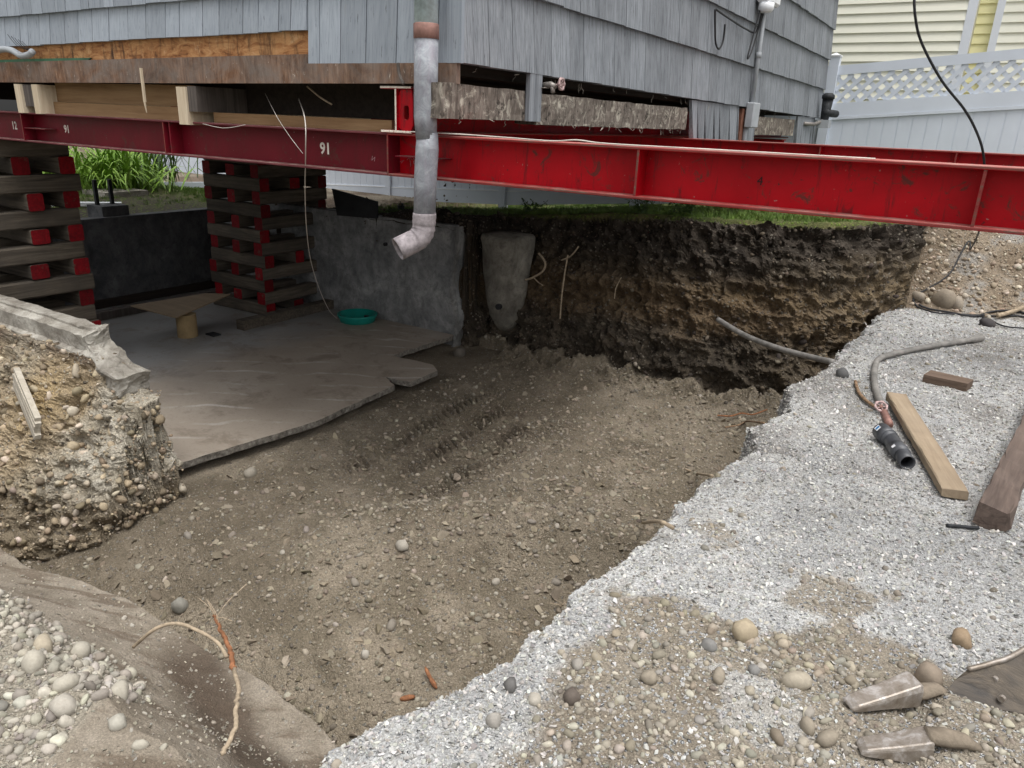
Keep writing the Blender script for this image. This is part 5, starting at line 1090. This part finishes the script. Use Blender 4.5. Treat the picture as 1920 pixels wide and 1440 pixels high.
# boards, timber, block
def lumber(name,pa,pb,w_,h,mat,label,cat,roll=0,seed=1,wav=.0012):
    pa=Vector(pa); pb=Vector(pb); L=(pb-pa).length; n=22; c=.006; v=[]; r=random.Random(seed)
    for i in range(n):
        x=i/(n-1)*L; q=wav*(1+2*(i in(0,n-1)))
        for (a,b) in [(-w_/2+c,0),(w_/2-c,0),(w_/2,c),(w_/2,h-c),(w_/2-c,h),(-w_/2+c,h),(-w_/2,h-c),(-w_/2,c)]: v.append((a+r.gauss(0,q),x+(r.gauss(0,q)),b+r.gauss(0,q)))
    fcs=[tuple(range(8))[::-1],tuple((n-1)*8+j for j in range(8))]+[(i*8+j,i*8+(j+1)%8,(i+1)*8+(j+1)%8,(i+1)*8+j) for i in range(n-1) for j in range(8)]
    me=bpy.data.meshes.new(name); me.from_pydata(v,[],fcs); me.materials.append(MT[mat]); o=bpy.data.objects.new(name,me); COL.objects.link(o)
    o.location=pa; d=pb-pa; o.rotation_euler=(math.asin(d.z/L),roll,math.atan2(-d.x,d.y)); tag(o,label,cat); return o
a=on(1698,800,'z',.0); 
lumber('wood_board',(gp(1788,938,0)[0]+.0,gp(1788,938,0)[1],gz(.13,3.8)+.01),(gp(1676,760,0)[0],gp(1676,760,0)[1],.03),.115,.045,'plank','tan lumber board lying on the gravel next to the black drain fitting','board',0,2)
lumber('dark_timber',(.275,3.56,.005),(.60,6.2,.01),.122,.10,'dark_timber','wet dark brown timber lying on the gravel at the right edge','timber',0,5,.004)
p=gp(1775,722,0); b_=thing('brown_block','small brown layered wood block sitting on the gravel above the tan board','block',p)
m=MB(); c_,s_=math.cos(-.15),math.sin(-.15)
for kz in range(3):
    z0=p[2]-.01+kz*.024; P4=[(-.14,-.075),(.13,-.07),(.14,.07),(-.13,.08)]; P4=[(p[0]+x*c_-y*s_,p[1]+x*s_+y*c_) for x,y in P4]; m=MB(); m.hexa([(x,y,z0) for x,y in P4]+[(x,y,z0+.022) for x,y in P4]); m.build('layer','brick',b_)
# scraps and roots
cable('bark_root',[gp(1604,715),gp(1610,735),gp(1625,752),gp(1645,765)],.011,'root','orange-brown bark root lying on the gravel left of the bent hose','root')
cable('rusty_rod',[gp(1775,985,.01),gp(1835,990,.01)],.008,'cast','thin dark rod on the gravel beside the dark timber','rod')
cable('driftwood_branch',[gp(1870,592,.04),gp(1895,585,.05),gp(1925,574,.08)],[.02]*17,'root_pale','pale dry branch at the right edge on the dust','branch')
RP=lambda px,py,z:tuple(on(px,py,'z',z))
cable('forked_root',[RP(250,1213,-.10),RP(290,1180,-.02),RP(330,1169,.0),RP(370,1182,-.03),RP(408,1205,-.05),RP(425,1232,-.05)],.006,'root_pale','thin pale root arching over the scraped near mound','root',ground=True)
cable('long_root',[P(400,1150,-.12),P(415,1180,-.08),P(428,1225,-.06),P(442,1275,-.03),P(447,1320,-.01),P(440,1370,.02),P(415,1415,.02)],[.005]*9+[.009]*40,'root_red','reddish root hanging down the scraped near mound','root') if False else None
m=MB(); cv=drape([RP(402,1152,-.12),RP(412,1180,-.08),RP(430,1215,-.05),RP(436,1250,-.05),RP(447,1290,-.03),RP(443,1330,-.01),RP(440,1370,.02),RP(415,1415,.02)],.007); cv=[p+Vector((random.gauss(0,.002),random.gauss(0,.002),0)) for p in cv]
t=thing('long_root','forked root with orange bark hanging down the scraped near mound','root',tuple(cv[20])); m.tube(cv[:26],[.005+.004*i/25 for i in range(26)],8); m.build('upper_root','root_red',t,True); m=MB(); m.tube(cv[25:],.0065,8); m.build('lower_root','root_pale',t,True)
m=MB()
for i in range(7):
    b0=cv[random.randrange(0,8)]; d=Vector((random.gauss(0,.05),random.gauss(.02,.04),random.uniform(.0,.06))); m.tube(curve([b0,b0+d*.6+Vector((random.gauss(0,.01),0,.01)),b0+d*1.5],4),.0015,4)
m.build('rootlets','root_pale',t)
p=P(805,1275,FLOOR+.1); 
def pitp(px,py,dz=0):
    return tuple(hit(px,py,dz))
cable('orange_root_piece',[pitp(797,1250,.05),pitp(806,1270,.03),pitp(819,1291,.01)],[.002,.004,.006]+[.009]*7+[.011]*4+[.008,.006,.004],'root_red','orange broken root piece standing at the near pit floor','root')
cable('orange_root_piece',[pitp(750,1311,.01),pitp(778,1306,.02)],[.004,.009,.012,.013,.013,.013,.011,.009,.005],'root_red','short orange root stub near the gravel edge at the bottom','root')
for pts_,r_,mt,lab in (([(1345,779),(1370,780),(1390,775),(1412,777),(1438,768)],.007,'root_red','reddish root poking from the pit side below the gravel edge, upper one'),([(1360,801),(1385,797),(1400,790),(1432,793)],.007,'root','brown root poking from the pit side just below the upper one'),([(1205,980),(1235,978),(1262,990)],.009,'root_pale','thin root lying at the gravel edge in the middle'),([(1285,880),(1310,888),(1335,892)],.008,'root_pale','pale twig root sticking out of the shaded pit side')):
    cable('side_root',[pitp(px,py,.05) for px,py in pts_],r_,mt,lab,'root')
for pts_,r_,lab in (([(1010,475),(1022,492),(1018,508),(1000,520),(985,525)],.012,'curled pale root on the dark bank beside the pier'),([(1065,478),(1060,505),(1055,540),(1052,570),(1050,598)],.009,'long pale root hanging down the dark bank'),([(1085,462),(1070,480),(1052,488)],.008,'short root above the long hanging one on the dark bank'),([(1000,520),(1010,530),(1018,535)],.006,'rootlet below the curled root on the bank'),([(1165,520),(1155,540),(1152,560)],.005,'thin rootlet further right on the dark bank')):
    cable('bank_root',[tuple(on(px,py,'y',6.98+.10*((640-py)/240.))) for px,py in pts_],r_,'root_pale',lab,'root')
# split wood stuck in the left bank
a=Vector(hit(55,700,.0)); b=Vector(hit(92,785,.05)); a+=Vector((.11,-.13,.02)); b+=Vector((.12,-.13,.0)); 
m=MB(); ax=(b-a).normalized(); sd_=ax.cross(Vector((0,-1,0))).normalized(); nn=sd_.cross(ax)
for i in range(6):
    w_=.15; x0=-w_/2+i*w_/6; q=random.uniform(-.02,.03); p0=a+sd_*(x0+w_/12)+nn*random.uniform(-.006,.006)-ax*random.uniform(-.01,.04); p1=b+sd_*(x0+w_/12)+ax*q+nn*random.uniform(-.006,.006); m.bar(p0,p1,.027,.034,up=nn)
tag(m.build('split_stake','bleached',origin=tuple(a)),'bleached split wooden stake stuck in the left soil bank','stake')
# dry plants by the gravel edge
for (px,py,l) in ((975,1190,'dry pale rootlets at the gravel edge left of the mud'),(1060,1140,'dry pale rootlets sticking up at the middle gravel edge')):
    p=Vector(gp(px,py,0)); m=MB()
    for i in range(14):
        d=Vector((random.gauss(-.03,.03),random.gauss(0,.03),random.uniform(.005,.04))); m.tube([p+Vector((random.gauss(0,.015),random.gauss(0,.015),0)),p+d*.5+Vector((0,0,.01)),p+d],.0012,4)
    tag(m.build('dry_rootlets','root_pale'),l,'roots')
# ------------------------------------------------------------------ excavator bucket
bk=thing('excavator_bucket','muddy steel excavator bucket with two pointed teeth in the lower right corner','excavator bucket',(.5,2.1,0))
def tooth(pt,pb,w0,w1,h,n):
    # wedge tooth: tip pt, base pb on the gravel
    a=Vector(pt); b=Vector(pb); d=(b-a); d.z=0; L=d.length; d.normalize(); s=Vector((-d.y,d.x,0)); m=MB(); secs=[(0,.80,.010,.0),(.08,.95,.022,.0),(.5,1.0,.045,.0),(.95,1.12,.075,.0),(1.,1.08,.07,.0)]; v=[]
    for (t,k,hh,_) in secs:
        c=a+d*(L*t); ww=(w0+(w1-w0)*t)*k/2
        for (x,z) in [(-1,0),(1,0),(1,.75),(.82,1),(-.82,1),(-1,.75)]: v.append(c+s*ww*x+Vector((0,0,.008+hh*z)))
    k=6; f=[tuple(range(k)),tuple(24+j for j in range(k))[::-1]]+[(i*k+j,(i+1)*k+j,(i+1)*k+(j+1)%k,i*k+(j+1)%k) for i in range(4) for j in range(k)]
    m.add(v,f); o=m.build('tooth','tooth',bk,bevel=.004); return d,s,b
d,s,b=tooth(gp(1588,1328,0),gp(1706,1322,0),.062,.068,.07,0)
m=MB(); m.tube([b+d*(-.01)+Vector((0,0,.045)),b+d*.03+Vector((0,0,.047)),b+d*.08+Vector((0,0,.05)),b+d*.13+Vector((0,0,.02))],[.026,.028,.022,.012],10,True,0,.7); m.build('tooth_adapter','mudcake',bk,True)
d,s,b=tooth(gp(1608,1408,0),gp(1738,1404,0),.060,.066,.07,0)
m=MB(); m.tube([b+d*(-.01)+Vector((0,0,.045)),b+d*.04+Vector((0,0,.045)),b+d*.09+Vector((0,0,.04)),b+d*.13+Vector((0,0,.02))],[.026,.030,.024,.012],10,True,0,.7); m.build('tooth_adapter','mudcake',bk,True)
# side plate and floor plate
B0=np.array(gp(1765,1312,.0)); B1=np.array(gp(1790,1450,0))
def bq(px,py,z): return tuple(on(px,py,'z',z))
side=[bq(1762,1312,.02),bq(1790,1275,.06),bq(1815,1255,.09),bq(1860,1243,.11),bq(1905,1226,.13),bq(1990,1170,.18),bq(1990,1350,.02)]
m=MB(); m.prism(side,(.012,.02,.0)); m.build('side_plate','bucket',bk)
m=MB(); ln=[bq(1815,1255,.092),bq(1860,1243,.112),bq(1905,1226,.132),bq(1990,1170,.182)]; m.tube(curve(ln,6),.008,8); m.build('side_edge','tooth',bk,True)
for px,py in ((1866,1272),(1880,1308)):
    p=on(px,py,'z',.075 if py<1300 else .05); m=MB(); m.tube([p,p+np.array([-.004,-.012,.0])],.010,10); m.build('bolt','tooth',bk)
print('objects',len(bpy.data.objects))
